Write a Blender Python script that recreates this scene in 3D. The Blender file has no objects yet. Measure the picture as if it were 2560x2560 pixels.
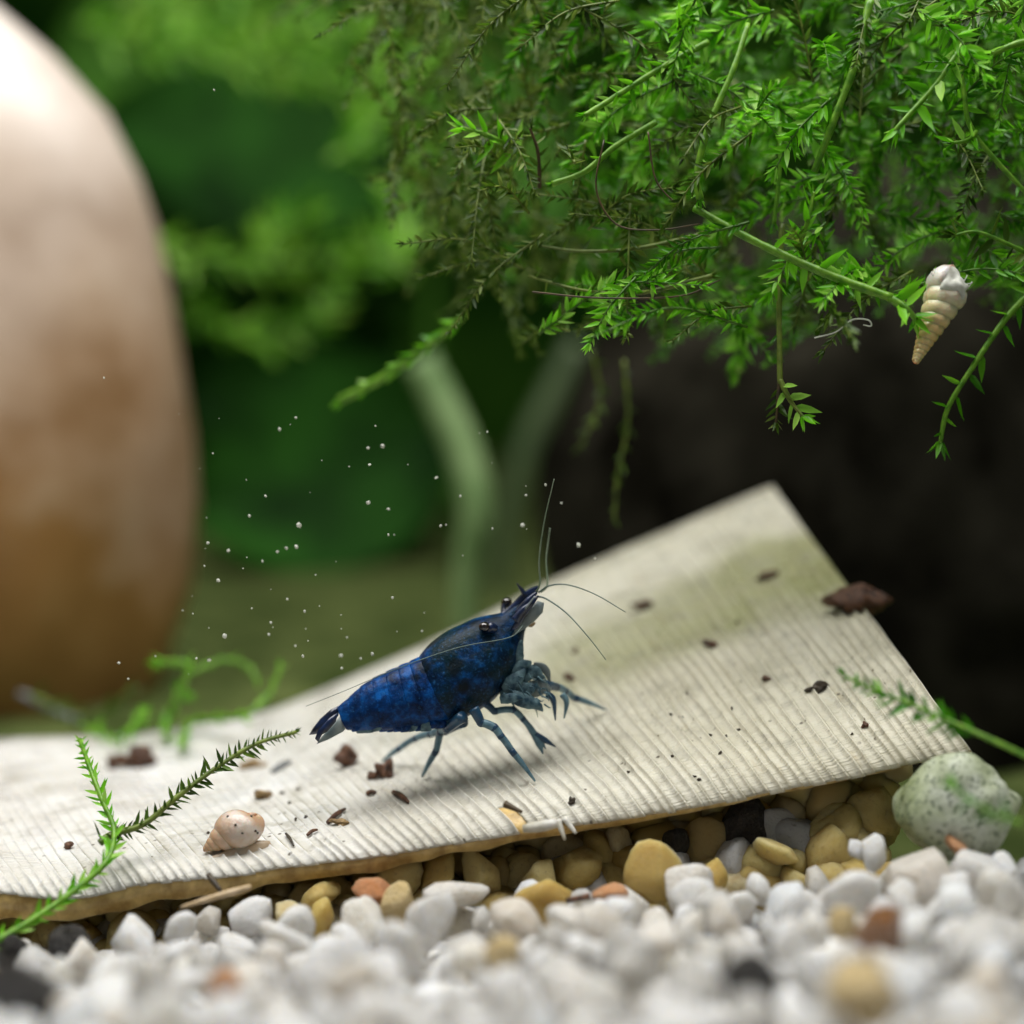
import bpy, bmesh, math, random
import numpy as np
from mathutils import Vector, Matrix, Quaternion, noise

random.seed(7); np.random.seed(7)
scene = bpy.context.scene
COL = scene.collection
CM = 0.01                       # everything below is written in centimetres, built in metres

# ------------------------------------------------------------------ camera
FPX = 4650.0                    # focal length in photograph pixels (2560 px frame)
PITCH = math.atan((1280 - 774) / FPX)
CAM = Vector((0.0, -14.5, 4.4))
RIGHT = Vector((1, 0, 0))
FWD = Vector((0, math.cos(PITCH), -math.sin(PITCH)))
UP = Vector((0, math.sin(PITCH), math.cos(PITCH)))
cd = bpy.data.cameras.new('camera'); cam = bpy.data.objects.new('camera', cd); COL.objects.link(cam)
cam.location = CAM * CM; cam.rotation_euler = (math.pi / 2 - PITCH, 0, 0)
cd.sensor_width = 36; cd.lens = FPX / 2560 * 36
cd.clip_start = 0.005; cd.clip_end = 5
cd.dof.use_dof = True; cd.dof.focus_distance = 14.65 * CM; cd.dof.aperture_fstop = cd.lens / 5.4
scene.camera = cam

# ------------------------------------------------------------------ light
world = bpy.data.worlds.new('World'); scene.world = world; world.use_nodes = True
bg = world.node_tree.nodes['Background']
bg.inputs[0].default_value = (0.88, 0.95, 1.0, 1); bg.inputs[1].default_value = 0.15
ld = bpy.data.lights.new('tank_lamp', 'AREA'); ld.shape = 'RECTANGLE'; ld.size = 0.36; ld.size_y = 0.16
ld.energy = 1.62; ld.color = (1.0, 0.985, 0.95)
lo = bpy.data.objects.new('tank_lamp', ld); COL.objects.link(lo)
lo.location = (-0.02, 0.005, 0.27); lo.rotation_euler = (0, 0, 0)
scene.view_settings.view_transform = 'Standard'; scene.view_settings.look = 'None'
scene.view_settings.exposure = 0; scene.view_settings.gamma = 1; scene.view_settings.use_curve_mapping = False
scene.cycles.use_denoising = True
scene.cycles.max_bounces = 5; scene.cycles.diffuse_bounces = 3; scene.cycles.glossy_bounces = 2; scene.cycles.transmission_bounces = 4; scene.cycles.transparent_max_bounces = 4
scene.cycles.caustics_reflective = False; scene.cycles.caustics_refractive = False; scene.cycles.use_adaptive_sampling = True; scene.cycles.adaptive_threshold = .03
scene.cycles.sample_clamp_indirect = 4

# ------------------------------------------------------------------ helpers
def at(px, py, d):
    """the point seen at photograph pixel (px, py), d cm from the lens along the view"""
    return CAM + RIGHT * ((px - 1280) / FPX * d) + UP * (-(py - 1280) / FPX * d) + FWD * d
def project(p):
    q = Vector(p) - CAM; d = q.dot(FWD)
    return 1280 + q.dot(RIGHT) / d * FPX, 1280 - q.dot(UP) / d * FPX, d
def n3(p, s=1.0, seed=0.0):
    return noise.noise(Vector((p[0] * s + seed, p[1] * s - seed * .7, p[2] * s + seed * 1.3)))
def tag(o, label=None, cat=None, group=None, kind=None):
    if label: o['label'] = label
    if cat: o['category'] = cat
    if group: o['group'] = group
    if kind: o['kind'] = kind
    return o
def obj(name, me, mat=None, parent=None):
    o = bpy.data.objects.new(name, me); COL.objects.link(o)
    if mat and len(me.materials) == 0: me.materials.append(mat)
    if parent:
        o.parent = parent; o.matrix_parent_inverse = Matrix.Translation(-parent_loc(parent))
    return o
def parent_loc(p):
    return p.location.copy()
def empty(name, loc_cm):
    e = bpy.data.objects.new(name, None); COL.objects.link(e); e.location = Vector(loc_cm) * CM; e.empty_display_size = 0.002
    return e
def mesh(name, verts, faces, smooth=True):
    me = bpy.data.meshes.new(name)
    me.from_pydata([tuple(Vector(v) * CM) for v in verts], [], faces)
    if smooth: me.polygons.foreach_set('use_smooth', [True] * len(me.polygons))
    me.update(); return me
def catmull(pts, n):
    pts = [Vector(p) for p in pts]
    if len(pts) == 2: return [pts[0].lerp(pts[1], i / n) for i in range(n + 1)]
    P = [pts[0] * 2 - pts[1]] + pts + [pts[-1] * 2 - pts[-2]]
    out = []; m = len(pts) - 1
    for i in range(n + 1):
        t = i / n * m; k = min(int(t), m - 1); t -= k
        a, b, c, d = P[k:k + 4]
        out.append(0.5 * ((2 * b) + (c - a) * t + (2 * a - 5 * b + 4 * c - d) * t * t + (-a + 3 * b - 3 * c + d) * t ** 3))
    return out
def tube_data(pts, radii, seg=8, flat=1.0):
    """verts, faces of a tapering tube through pts (already dense)"""
    V, F = [], []; n = len(pts); prev = None
    for i, p in enumerate(pts):
        t = (pts[min(i + 1, n - 1)] - pts[max(i - 1, 0)]).normalized()
        if prev is None:
            a = t.cross(FWD)
            if a.length < 1e-4: a = t.cross(UP)
        else: a = prev - t * prev.dot(t)
        a.normalize(); prev = a; b = t.cross(a)
        r = radii[i] if hasattr(radii, '__len__') else radii
        for k in range(seg):
            an = 2 * math.pi * k / seg
            V.append(p + a * (math.cos(an) * r) + b * (math.sin(an) * r * flat))
    for i in range(n - 1):
        for k in range(seg):
            k2 = (k + 1) % seg
            F.append((i * seg + k, i * seg + k2, (i + 1) * seg + k2, (i + 1) * seg + k))
    F.append(tuple(range(seg))[::-1]); F.append(tuple((n - 1) * seg + k for k in range(seg)))
    return V, F
def tube(name, ctrl, radii, mat, parent=None, n=24, seg=8, flat=1.0):
    pts = catmull(ctrl, n)
    if hasattr(radii, '__len__'):
        rr = [float(np.interp(i / n, np.linspace(0, 1, len(radii)), radii)) for i in range(n + 1)]
    else: rr = radii
    return obj(name, mesh(name, *tube_data(pts, rr, seg, flat)), mat, parent)

# ------------------------------------------------------------------ materials
def newmat(name):
    m = bpy.data.materials.new(name); m.use_nodes = True
    nt = m.node_tree; nt.nodes.clear()
    out = nt.nodes.new('ShaderNodeOutputMaterial'); p = nt.nodes.new('ShaderNodeBsdfPrincipled')
    nt.links.new(p.outputs[0], out.inputs[0]); return m, nt, p, out
def rgba(c): return (c[0], c[1], c[2], 1)
def ramp(nt, fac, stops, interp='LINEAR'):
    r = nt.nodes.new('ShaderNodeValToRGB'); r.color_ramp.interpolation = interp
    e = r.color_ramp.elements
    while len(e) < len(stops): e.new(0.5)
    for i, (pos, c) in enumerate(stops):
        e[i].position = pos; e[i].color = rgba(c) if hasattr(c, '__len__') else (c, c, c, 1)
    nt.links.new(fac, r.inputs[0]); return r.outputs[0]
def tnoise(nt, co, scale, detail=4, rough=.55):
    n = nt.nodes.new('ShaderNodeTexNoise'); n.inputs['Scale'].default_value = scale
    n.inputs['Detail'].default_value = detail; n.inputs['Roughness'].default_value = rough
    nt.links.new(co, n.inputs['Vector']); return n.outputs['Fac']
def mixc(nt, fac, a, b, mode='MIX'):
    m = nt.nodes.new('ShaderNodeMix'); m.data_type = 'RGBA'; m.blend_type = mode
    if hasattr(fac, 'links'): nt.links.new(fac, m.inputs[0])
    else: m.inputs[0].default_value = fac
    for v, s in ((a, m.inputs[6]), (b, m.inputs[7])):
        if hasattr(v, 'links'): nt.links.new(v, s)
        else: s.default_value = rgba(v)
    return m.outputs[2]
def math_(nt, op, a, b=None):
    m = nt.nodes.new('ShaderNodeMath'); m.operation = op
    for v, s in ((a, m.inputs[0]), (b, m.inputs[1])):
        if v is None: continue
        if hasattr(v, 'links'): nt.links.new(v, s)
        else: s.default_value = v
    return m.outputs[0]
def coords(nt, kind='Object'):
    return nt.nodes.new('ShaderNodeTexCoord').outputs[kind]
def bump(nt, p, h, strength, dist):
    b = nt.nodes.new('ShaderNodeBump'); b.inputs['Strength'].default_value = strength; b.inputs['Distance'].default_value = dist
    nt.links.new(h, b.inputs['Height']); nt.links.new(b.outputs[0], p.inputs['Normal'])
def simple(name, c1, c2, scale, rough=.5, bmp=0, sss=0, transl=0, transm=0, spec=.5, coat=0, lo=.35, hi=.65, sssr=.05, unit=False):
    """two-colour noise material; scale is per cm (per object unit when unit=True)"""
    m, nt, p, out = newmat(name); co = coords(nt)
    k = 1 if unit else 100
    f = tnoise(nt, co, scale * k)
    c = ramp(nt, f, [(lo, c1), (hi, c2)])
    nt.links.new(c, p.inputs['Base Color'])
    p.inputs['Roughness'].default_value = rough; p.inputs['Specular IOR Level'].default_value = spec
    if bmp: bump(nt, p, tnoise(nt, co, scale * k * 3.1), bmp, (0.15 if unit else .0002))
    if sss:
        p.inputs['Subsurface Weight'].default_value = sss; p.inputs['Subsurface Radius'].default_value = (1, .9, .8)
        p.inputs['Subsurface Scale'].default_value = sssr * CM
    if transm: p.inputs['Transmission Weight'].default_value = transm; p.inputs['IOR'].default_value = 1.2
    if coat: p.inputs['Coat Weight'].default_value = coat; p.inputs['Coat Roughness'].default_value = .12
    if transl:
        t = nt.nodes.new('ShaderNodeBsdfTranslucent'); nt.links.new(c, t.inputs[0])
        mx = nt.nodes.new('ShaderNodeMixShader'); mx.inputs[0].default_value = transl
        nt.links.new(p.outputs[0], mx.inputs[1]); nt.links.new(t.outputs[0], mx.inputs[2]); nt.links.new(mx.outputs[0], out.inputs[0])
    return m

def leafmat(name, c1, c2, c3, transl=.35, rough=.4):
    """moss leaf: a tone for each leaf, translucent"""
    m, nt, p, out = newmat(name); co = coords(nt)
    g = nt.nodes.new('ShaderNodeNewGeometry'); oi = nt.nodes.new('ShaderNodeObjectInfo')
    r = math_(nt, 'FRACT', math_(nt, 'ADD', g.outputs['Random Per Island'], oi.outputs['Random']))
    c = ramp(nt, r, [(0, c1), (.55, c2), (1, c3)])
    f = tnoise(nt, co, 90, 2); c = mixc(nt, ramp(nt, f, [(.4, 0), (.7, .35)]), c, c1)
    nt.links.new(c, p.inputs['Base Color']); p.inputs['Roughness'].default_value = rough; p.inputs['Specular IOR Level'].default_value = .3
    t = nt.nodes.new('ShaderNodeBsdfTranslucent'); nt.links.new(c, t.inputs[0])
    mx = nt.nodes.new('ShaderNodeMixShader'); mx.inputs[0].default_value = transl
    nt.links.new(p.outputs[0], mx.inputs[1]); nt.links.new(t.outputs[0], mx.inputs[2]); nt.links.new(mx.outputs[0], out.inputs[0])
    return m

def grainmat(name, stops, rough=.22, sss=.35, transm=0.0, spots=0.25, spotc=(.5, .42, .3), bmp=.5, sc=.10):
    m, nt, p, out = newmat(name); co = coords(nt)
    g = nt.nodes.new('ShaderNodeNewGeometry'); oi = nt.nodes.new('ShaderNodeObjectInfo')
    r = math_(nt, 'FRACT', math_(nt, 'ADD', g.outputs['Random Per Island'], oi.outputs['Random']))
    c = ramp(nt, r, stops)
    off = nt.nodes.new('ShaderNodeVectorMath'); off.operation = 'ADD'
    nt.links.new(co, off.inputs[0]); nt.links.new(oi.outputs['Random'], off.inputs[1])
    f = tnoise(nt, off.outputs[0], 1.6, 5, .6)
    c = mixc(nt, math_(nt, 'MULTIPLY', ramp(nt, f, [(.52, 0), (.72, 1)]), spots), c, spotc)
    f2 = tnoise(nt, off.outputs[0], 7, 6, .75)
    c = mixc(nt, ramp(nt, f2, [(.56, 0), (.68, .5)]), c, (.22, .2, .14))
    nt.links.new(c, p.inputs['Base Color'])
    p.inputs['Roughness'].default_value = rough
    rr = ramp(nt, tnoise(nt, off.outputs[0], 3), [(.3, rough * .7), (.7, min(1, rough * 2.2))]); nt.links.new(rr, p.inputs['Roughness'])
    if sss:
        p.inputs['Subsurface Weight'].default_value = sss; p.inputs['Subsurface Radius'].default_value = (1, .9, .75); p.inputs['Subsurface Scale'].default_value = sc * CM
    if transm: p.inputs['Transmission Weight'].default_value = transm; p.inputs['IOR'].default_value = 1.16
    bump(nt, p, tnoise(nt, off.outputs[0], 4.5, 6, .65), bmp, .16)
    return m

M = {}
M['quartz'] = grainmat('white_quartz', [(0, (.88, .86, .83)), (.22, (.95, .95, .95)), (.40, (.80, .79, .78)), (.58, (.90, .85, .76)), (.74, (.90, .94, .98)), (.88, (.76, .69, .60)), (1, (.93, .93, .93))], rough=.08, sss=.7, transm=.18, spots=.5, spotc=(.70, .61, .48), bmp=.45, sc=.18)
M['clear'] = grainmat('clear_quartz', [(0, (.88, .85, .80)), (1, (.78, .78, .78))], rough=.08, sss=.4, transm=.5, bmp=.25, sc=.2)
M['amber'] = grainmat('amber_quartz', [(0, (.68, .49, .16)), (.4, (.76, .60, .27)), (.7, (.54, .37, .11)), (1, (.72, .61, .38))], rough=.12, sss=.8, transm=.35, spots=.5, spotc=(.40, .25, .07), bmp=.2, sc=.25)
M['black'] = grainmat('black_grain', [(0, (.010, .009, .009)), (1, (.022, .018, .016))], rough=.35, sss=0, spots=.3, spotc=(.09, .07, .06))
M['brown'] = grainmat('brown_grain', [(0, (.16, .07, .025)), (1, (.24, .10, .03))], rough=.2, sss=.2, spots=.5, spotc=(.40, .20, .06))
M['tan'] = grainmat('tan_grain', [(0, (.56, .42, .18)), (1, (.62, .48, .26))], rough=.25, sss=.3)
M['rust'] = grainmat('rust_grain', [(0, (.55, .24, .10)), (1, (.60, .32, .16))], rough=.3, sss=.2)

def slab_material():
    m, nt, p, out = newmat('ribbed_slab_top'); co = coords(nt); uv = nt.nodes.new('ShaderNodeUVMap').outputs[0]
    sep = nt.nodes.new('ShaderNodeSeparateXYZ'); nt.links.new(uv, sep.inputs[0]); v = sep.outputs[1]; u = math_(nt, 'DIVIDE', sep.outputs[0], 92.0)
    base = ramp(nt, tnoise(nt, co, 130, 5, .6), [(.3, (.56, .54, .49)), (.55, (.71, .70, .67)), (.75, (.80, .80, .79))])
    # right end: creamier
    base = mixc(nt, math_(nt, 'MULTIPLY', ramp(nt, u, [(.42, 0), (.8, 1)]), .7), base, (.64, .60, .45))
    # algae film across the upper right
    dist = math_(nt, 'ADD', v, math_(nt, 'MULTIPLY', math_(nt, 'SUBTRACT', tnoise(nt, co, 60, 3), .5), .25))
    band = ramp(nt, dist, [(.50, 0), (.64, 1), (.78, .9), (.86, 0)])
    band = math_(nt, 'MULTIPLY', band, ramp(nt, u, [(.52, 0), (.72, .55), (1, .9)]))
    base = mixc(nt, band, base, (.30, .31, .12))
    # brown streaks along the ribs
    mp = nt.nodes.new('ShaderNodeMapping'); mp.inputs['Scale'].default_value = (.75, 5, 1); nt.links.new(uv, mp.inputs[0])
    st = ramp(nt, tnoise(nt, mp.outputs[0], 1.0, 3, .5), [(.66, 0), (.76, .6)])
    base = mixc(nt, math_(nt, 'MULTIPLY', st, ramp(nt, u, [(.3, .25), (.8, .9)])), base, (.40, .30, .14))
    # grime held in the valleys between ribs
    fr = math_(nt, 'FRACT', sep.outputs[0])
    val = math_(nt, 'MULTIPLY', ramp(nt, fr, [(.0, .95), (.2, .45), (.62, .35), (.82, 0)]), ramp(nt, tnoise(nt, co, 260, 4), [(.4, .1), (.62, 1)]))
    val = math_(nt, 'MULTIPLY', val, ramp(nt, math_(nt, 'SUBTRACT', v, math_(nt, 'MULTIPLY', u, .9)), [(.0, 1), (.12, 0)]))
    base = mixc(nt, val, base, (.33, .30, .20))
    # grey film and dirt specks
    base = mixc(nt, ramp(nt, tnoise(nt, co, 420, 6, .7), [(.53, 0), (.66, .6)]), base, (.36, .34, .27))
    vo = nt.nodes.new('ShaderNodeTexVoronoi'); vo.inputs['Scale'].default_value = 900; nt.links.new(co, vo.inputs['Vector'])
    sp = ramp(nt, vo.outputs['Distance'], [(.10, 1), (.18, 0)])
    ms = ramp(nt, tnoise(nt, co, 300, 3), [(.54, 0), (.6, 1)])
    base = mixc(nt, math_(nt, 'MULTIPLY', sp, ms), base, (.10, .08, .05))
    nt.links.new(base, p.inputs['Base Color'])
    nt.links.new(ramp(nt, tnoise(nt, co, 200, 3), [(.38, .16), (.6, .55)]), p.inputs['Roughness'])
    p.inputs['Subsurface Weight'].default_value = .12; p.inputs['Subsurface Scale'].default_value = .04 * CM; p.inputs['Subsurface Radius'].default_value = (1, .8, .5)
    mw = nt.nodes.new('ShaderNodeMapping'); mw.inputs['Scale'].default_value = (.6, 150, 1); nt.links.new(uv, mw.inputs[0])
    h = math_(nt, 'ADD', tnoise(nt, co, 500, 5, .65), math_(nt, 'MULTIPLY', tnoise(nt, co, 140, 3), 1.5))
    h = math_(nt, 'ADD', h, math_(nt, 'MULTIPLY', tnoise(nt, mw.outputs[0], 1.0, 2), .7))
    bump(nt, p, h, .7, .0003)
    return m
M['slab'] = slab_material()
M['slab_core'] = simple('slab_core', (.34, .21, .06), (.66, .47, .18), 7, rough=.35, bmp=.5, sss=.3, sssr=.1)

def shrimp_material(name, a, b, c3, mot, mf):
    m, nt, p, out = newmat(name); co = coords(nt)
    c = ramp(nt, tnoise(nt, co, 900, 6, .65), [(.34, a), (.5, b), (.64, c3)])
    c = mixc(nt, ramp(nt, tnoise(nt, co, 380, 5, .6), [(.42, 0), (.58, mf)]), c, mot)
    c = mixc(nt, ramp(nt, tnoise(nt, co, 4200, 3), [(.56, 0), (.70, .5)]), c, (.02, .10, .24))
    # black pigment patches: saddle behind the carapace, brow, crown
    for (x, y, d, rad) in ((805, 1000, 14.78, .085), (775, 1040, 14.76, .06), (1150, 750, 14.9, .10), (1060, 772, 14.9, .08), (850, 880, 15.0, .10), (960, 1000, 14.72, .09), (1000, 1090, 14.74, .07)):
        q = at(640 + x / 1.932, 1150 + y / 1.932, d) * CM
        vd = nt.nodes.new('ShaderNodeVectorMath'); vd.operation = 'DISTANCE'; nt.links.new(co, vd.inputs[0]); vd.inputs[1].default_value = q
        dn = math_(nt, 'ADD', math_(nt, 'DIVIDE', vd.outputs['Value'], rad * CM), math_(nt, 'MULTIPLY', math_(nt, 'SUBTRACT', tnoise(nt, co, 1100, 4), .5), 1.2))
        c = mixc(nt, ramp(nt, dn, [(.6, .85), (1.25, 0)]), c, (.004, .008, .010))
    nt.links.new(c, p.inputs['Base Color']); p.inputs['Roughness'].default_value = .36; p.inputs['Specular IOR Level'].default_value = .10
    p.inputs['Coat Weight'].default_value = .04; p.inputs['Coat Roughness'].default_value = .15
    pass
    bump(nt, p, tnoise(nt, co, 1600, 5, .6), .6, .0002)
    return m
M['shrimp'] = shrimp_material('shrimp_shell', (.001, .008, .034), (.002, .032, .14), (.004, .095, .36), (.0015, .012, .045), .5)
M['carapace'] = shrimp_material('shrimp_carapace', (.001, .006, .018), (.0015, .018, .065), (.003, .055, .19), (.003, .016, .018), .85)
M['shrimp_dark'] = simple('shrimp_dark', (.002, .004, .016), (.006, .020, .075), 12, rough=.3, coat=.3)
M['leg'] = simple('shrimp_leg', (.08, .17, .23), (.24, .40, .47), 9, rough=.3, transl=.3)
M['leg_dark'] = simple('shrimp_leg_joint', (.008, .035, .08), (.02, .07, .13), 9, rough=.3)
M['mouth'] = simple('shrimp_mouthparts', (.02, .07, .11), (.20, .34, .38), 14, rough=.4, transl=.35, bmp=.6)
M['scale'] = simple('shrimp_scale', (.20, .26, .28), (.40, .44, .42), 6, rough=.3, transl=.5)
M['eye'] = simple('shrimp_eye', (.006, .004, .004), (.02, .008, .006), 20, rough=.08, coat=1)
M['antenna'] = simple('shrimp_antenna', (.06, .10, .09), (.12, .17, .14), 6, rough=.5)
M['antenna_pale'] = simple('shrimp_antenna_pale', (.22, .30, .20), (.34, .40, .30), 6, rough=.5, transl=.3)
M['moss'] = leafmat('moss_leaf', (.025, .13, .002), (.075, .33, .004), (.22, .60, .02), transl=.45, rough=.28)
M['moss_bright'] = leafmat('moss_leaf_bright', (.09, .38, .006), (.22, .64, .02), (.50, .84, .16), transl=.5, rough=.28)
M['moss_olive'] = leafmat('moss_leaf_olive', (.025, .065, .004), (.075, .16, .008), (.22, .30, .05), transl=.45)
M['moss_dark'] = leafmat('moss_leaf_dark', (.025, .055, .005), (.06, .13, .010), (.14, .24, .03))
M['moss_far'] = leafmat('moss_leaf_far', (.10, .32, .014), (.20, .52, .03), (.42, .74, .10), transl=.5)
M['stem'] = simple('moss_stem', (.09, .27, .010), (.24, .48, .035), 14, rough=.4, transl=.25)
M['stem_green'] = simple('moss_stem_green', (.05, .14, .01), (.12, .26, .03), 8, rough=.4, transl=.25)
M['stem_olive'] = simple('moss_stem_olive', (.08, .13, .012), (.22, .29, .04), 8, rough=.45, transl=.2)
M['stem_brown'] = simple('moss_stem_brown', (.035, .025, .01), (.10, .06, .02), 8, rough=.5)
M['debris'] = simple('brown_debris', (.03, .010, .005), (.17, .07, .03), 22, rough=.45, bmp=.8)
M['debris_tan'] = simple('tan_debris', (.18, .11, .04), (.42, .28, .12), 16, rough=.45, bmp=.8)
M['dark_dirt'] = simple('dark_dirt', (.02, .014, .008), (.07, .05, .03), 20, rough=.6)
M['straw'] = simple('pale_straw', (.42, .30, .16), (.60, .46, .30), 10, rough=.5)
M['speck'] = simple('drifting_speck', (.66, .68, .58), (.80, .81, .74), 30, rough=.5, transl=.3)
M['grey_stick'] = simple('grey_stick', (.12, .13, .14), (.22, .23, .24), 10, rough=.5)
M['leaf_dark'] = simple('broad_leaf', (.004, .022, .002), (.024, .105, .010), .45, spec=.08, rough=.7, transl=.15)
M['leaf_mid'] = simple('broad_leaf_light', (.03, .10, .01), (.07, .20, .02), .8, spec=.1, rough=.7, transl=.25)
M['pale_stem'] = simple('pale_stem', (.20, .33, .12), (.32, .46, .20), 1.2, rough=.5, transl=.2)
M['dull_stem'] = simple('dull_stem', (.03, .055, .018), (.06, .09, .03), 1.2, rough=.5)
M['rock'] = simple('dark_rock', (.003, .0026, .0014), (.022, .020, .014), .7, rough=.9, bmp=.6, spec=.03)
M['floor'] = simple('substrate', (.035, .052, .012), (.10, .125, .038), 1.2, rough=.9, bmp=.6, spec=.1)
M['bank'] = simple('gravel_bed', (.25, .20, .12), (.45, .40, .32), 5, rough=.8)
M['wall'] = simple('background_plants', (.006, .026, .003), (.025, .075, .008), .25, rough=1, spec=0)

# ------------------------------------------------------------------ the setting
V = []; F = []; nx, ny = 60, 50
for j in range(ny + 1):
    for i in range(nx + 1):
        x = -34 + 68 * i / nx; y = -6 + 56 * j / ny
        z = -1.15 + .15 * n3((x, y, 0), .5) + max(0, y - 8) * .02 + (.25 * n3((x, y, 3), .35) if y > 5 else 0) + .55 * min(1, max(0, (y - 4.5) / 3))
        V.append((x, y, z))
for j in range(ny):
    for i in range(nx):
        a = j * (nx + 1) + i; F.append((a, a + 1, a + nx + 2, a + nx + 1))
tag(obj('substrate', mesh('substrate', V, F), M['floor']), kind='structure')
V = []; F = []
for j in range(9):
    for i in range(41):
        a = math.radians(200 - 220 * i / 40)
        V.append((32 * math.cos(a), 4 + 38 * math.sin(a), -4 + j * 5.5))
for j in range(8):
    for i in range(40):
        a = j * 41 + i; F.append((a, a + 1, a + 42, a + 41))
tag(obj('background', mesh('background', V, F), M['wall']), kind='structure')

# ------------------------------------------------------------------ the ribbed slab
FRONT = [(-260, 2232), (0, 2232), (190, 2246), (300, 2218), (600, 2186), (900, 2150), (1100, 2112), (1350, 2076), (1500, 2058), (1800, 2008), (2100, 1950), (2430, 1882)]
BACK = [(-500, 1846, 19), (0, 1846, 19), (300, 1842, 19), (620, 1795, 18.9), (1000, 1645, 18.8), (1400, 1440, 18.9), (1700, 1310, 19), (1930, 1214, 19.1)]
fx = np.array([a[0] for a in FRONT]); fy = np.array([a[1] for a in FRONT])
bx = np.array([a[0] for a in BACK]); by = np.array([a[1] for a in BACK]); bd = np.array([a[2] for a in BACK])
def smooth_interp(x, xs, ys):
    w = 60; return float(np.mean([np.interp(x + k, xs, ys) for k in np.linspace(-w, w, 7)])) if xs[0] + w < x < xs[-1] - w else float(np.interp(x, xs, ys))
def slab_pt(u, v):
    # the slab is a shallow arch: it rises quickly behind its front edge, then levels off
    X = -260 + 2690 * u; XB = -500 + 2430 * u; d0 = 14.2 + .12 * u; d1 = smooth_interp(XB, bx, bd)
    p = at(X + (XB - X) * v, smooth_interp(X, fx, fy) * (1 - v) + smooth_interp(XB, bx, by) * v, d0 + (d1 - d0) * max(v, 0) ** 1.55)
    p.z += .03 * n3((u * 9, v * 4, 0))
    return p
NU, NV = 160, 40
GRID = [[slab_pt(i / NU, j / NV) for j in range(NV + 1)] for i in range(NU + 1)]
GP = np.array([[project(GRID[i][j]) for j in range(NV + 1)] for i in range(NU + 1)])
def slab(u, v):
    fu = min(max(u, 0), 1) * NU; fv = min(max(v, 0), 1) * NV
    i = min(int(fu), NU - 1); j = min(int(fv), NV - 1); a = fu - i; b = fv - j
    p = GRID[i][j].lerp(GRID[i + 1][j], a).lerp(GRID[i][j + 1].lerp(GRID[i + 1][j + 1], a), b)
    if v < 0: p = p + (GRID[i][0] - GRID[i][1]) * (-v * NV)
    return p
def slab_n(u, v):
    e = .01; a = slab(min(1, u + e), v) - slab(max(0, u - e), v); b = slab(u, min(1, v + e)) - slab(u, max(0, v - e))
    n = a.cross(b).normalized(); return n if n.z > 0 else -n
def slab_uv(px, py):
    """slab coordinates seen at a pixel"""
    d = (GP[:, :, 0] - px) ** 2 + (GP[:, :, 1] - py) ** 2; i, j = np.unravel_index(np.argmin(d), d.shape)
    u, v = i / NU, j / NV
    for _ in range(12):
        p0 = project(slab(u, v)); e = .004
        pu = project(slab(min(1, u + e), v)); pv = project(slab(u, min(1, v + e)))
        J = np.array([[(pu[0] - p0[0]) / e, (pv[0] - p0[0]) / e], [(pu[1] - p0[1]) / e, (pv[1] - p0[1]) / e]])
        try: du = np.linalg.solve(J, [px - p0[0], py - p0[1]])
        except Exception: break
        u = min(.995, max(0, u + .7 * du[0])); v = min(.995, max(0, v + .7 * du[1]))
    return u, v
def on_slab(px, py, lift=0.0):
    u, v = slab_uv(px, py); return slab(u, v) + slab_n(u, v) * lift

plate = empty('ribbed_slab', slab(.5, .3))
tag(plate, 'long cream white ribbed slab with a brown underside, lying tilted on the gravel', 'slab')
# the core: amber, thicker at the low end
V = []; F = []; nu, nv = 110, 14
for s in (0, 1):
    for i in range(nu + 1):
        for j in range(nv + 1):
            u = i / nu; v = .006 + .99 * j / nv
            t = .012 if s == 0 else (.045 + .21 * (1 - u) ** 1.6) * (1 + .35 * n3((u * 30, v * 5, 7)))
            vv = v + (.012 if s else 0) * (1 - v)
            V.append(slab(u, vv) - (slab_n(u, v) if s == 0 else Vector((0, 0, 1))) * t)
W = nv + 1; T = (nu + 1) * W
for i in range(nu):
    for j in range(nv):
        a = i * W + j; F.append((a, a + W, a + W + 1, a + 1)); F.append((T + a, T + a + 1, T + a + W + 1, T + a + W))
for i in range(nu):
    a = i * W; F.append((a, T + a, T + a + W, a + W)); a = i * W + nv; F.append((a, a + W, T + a + W, T + a))
for j in range(nv):
    a = j; F.append((a, a + 1, T + a + 1, T + a)); a = nu * W + j; F.append((a, T + a, T + a + 1, a + 1))
obj('core', mesh('core', V, F), M['slab_core'], plate)
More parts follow.
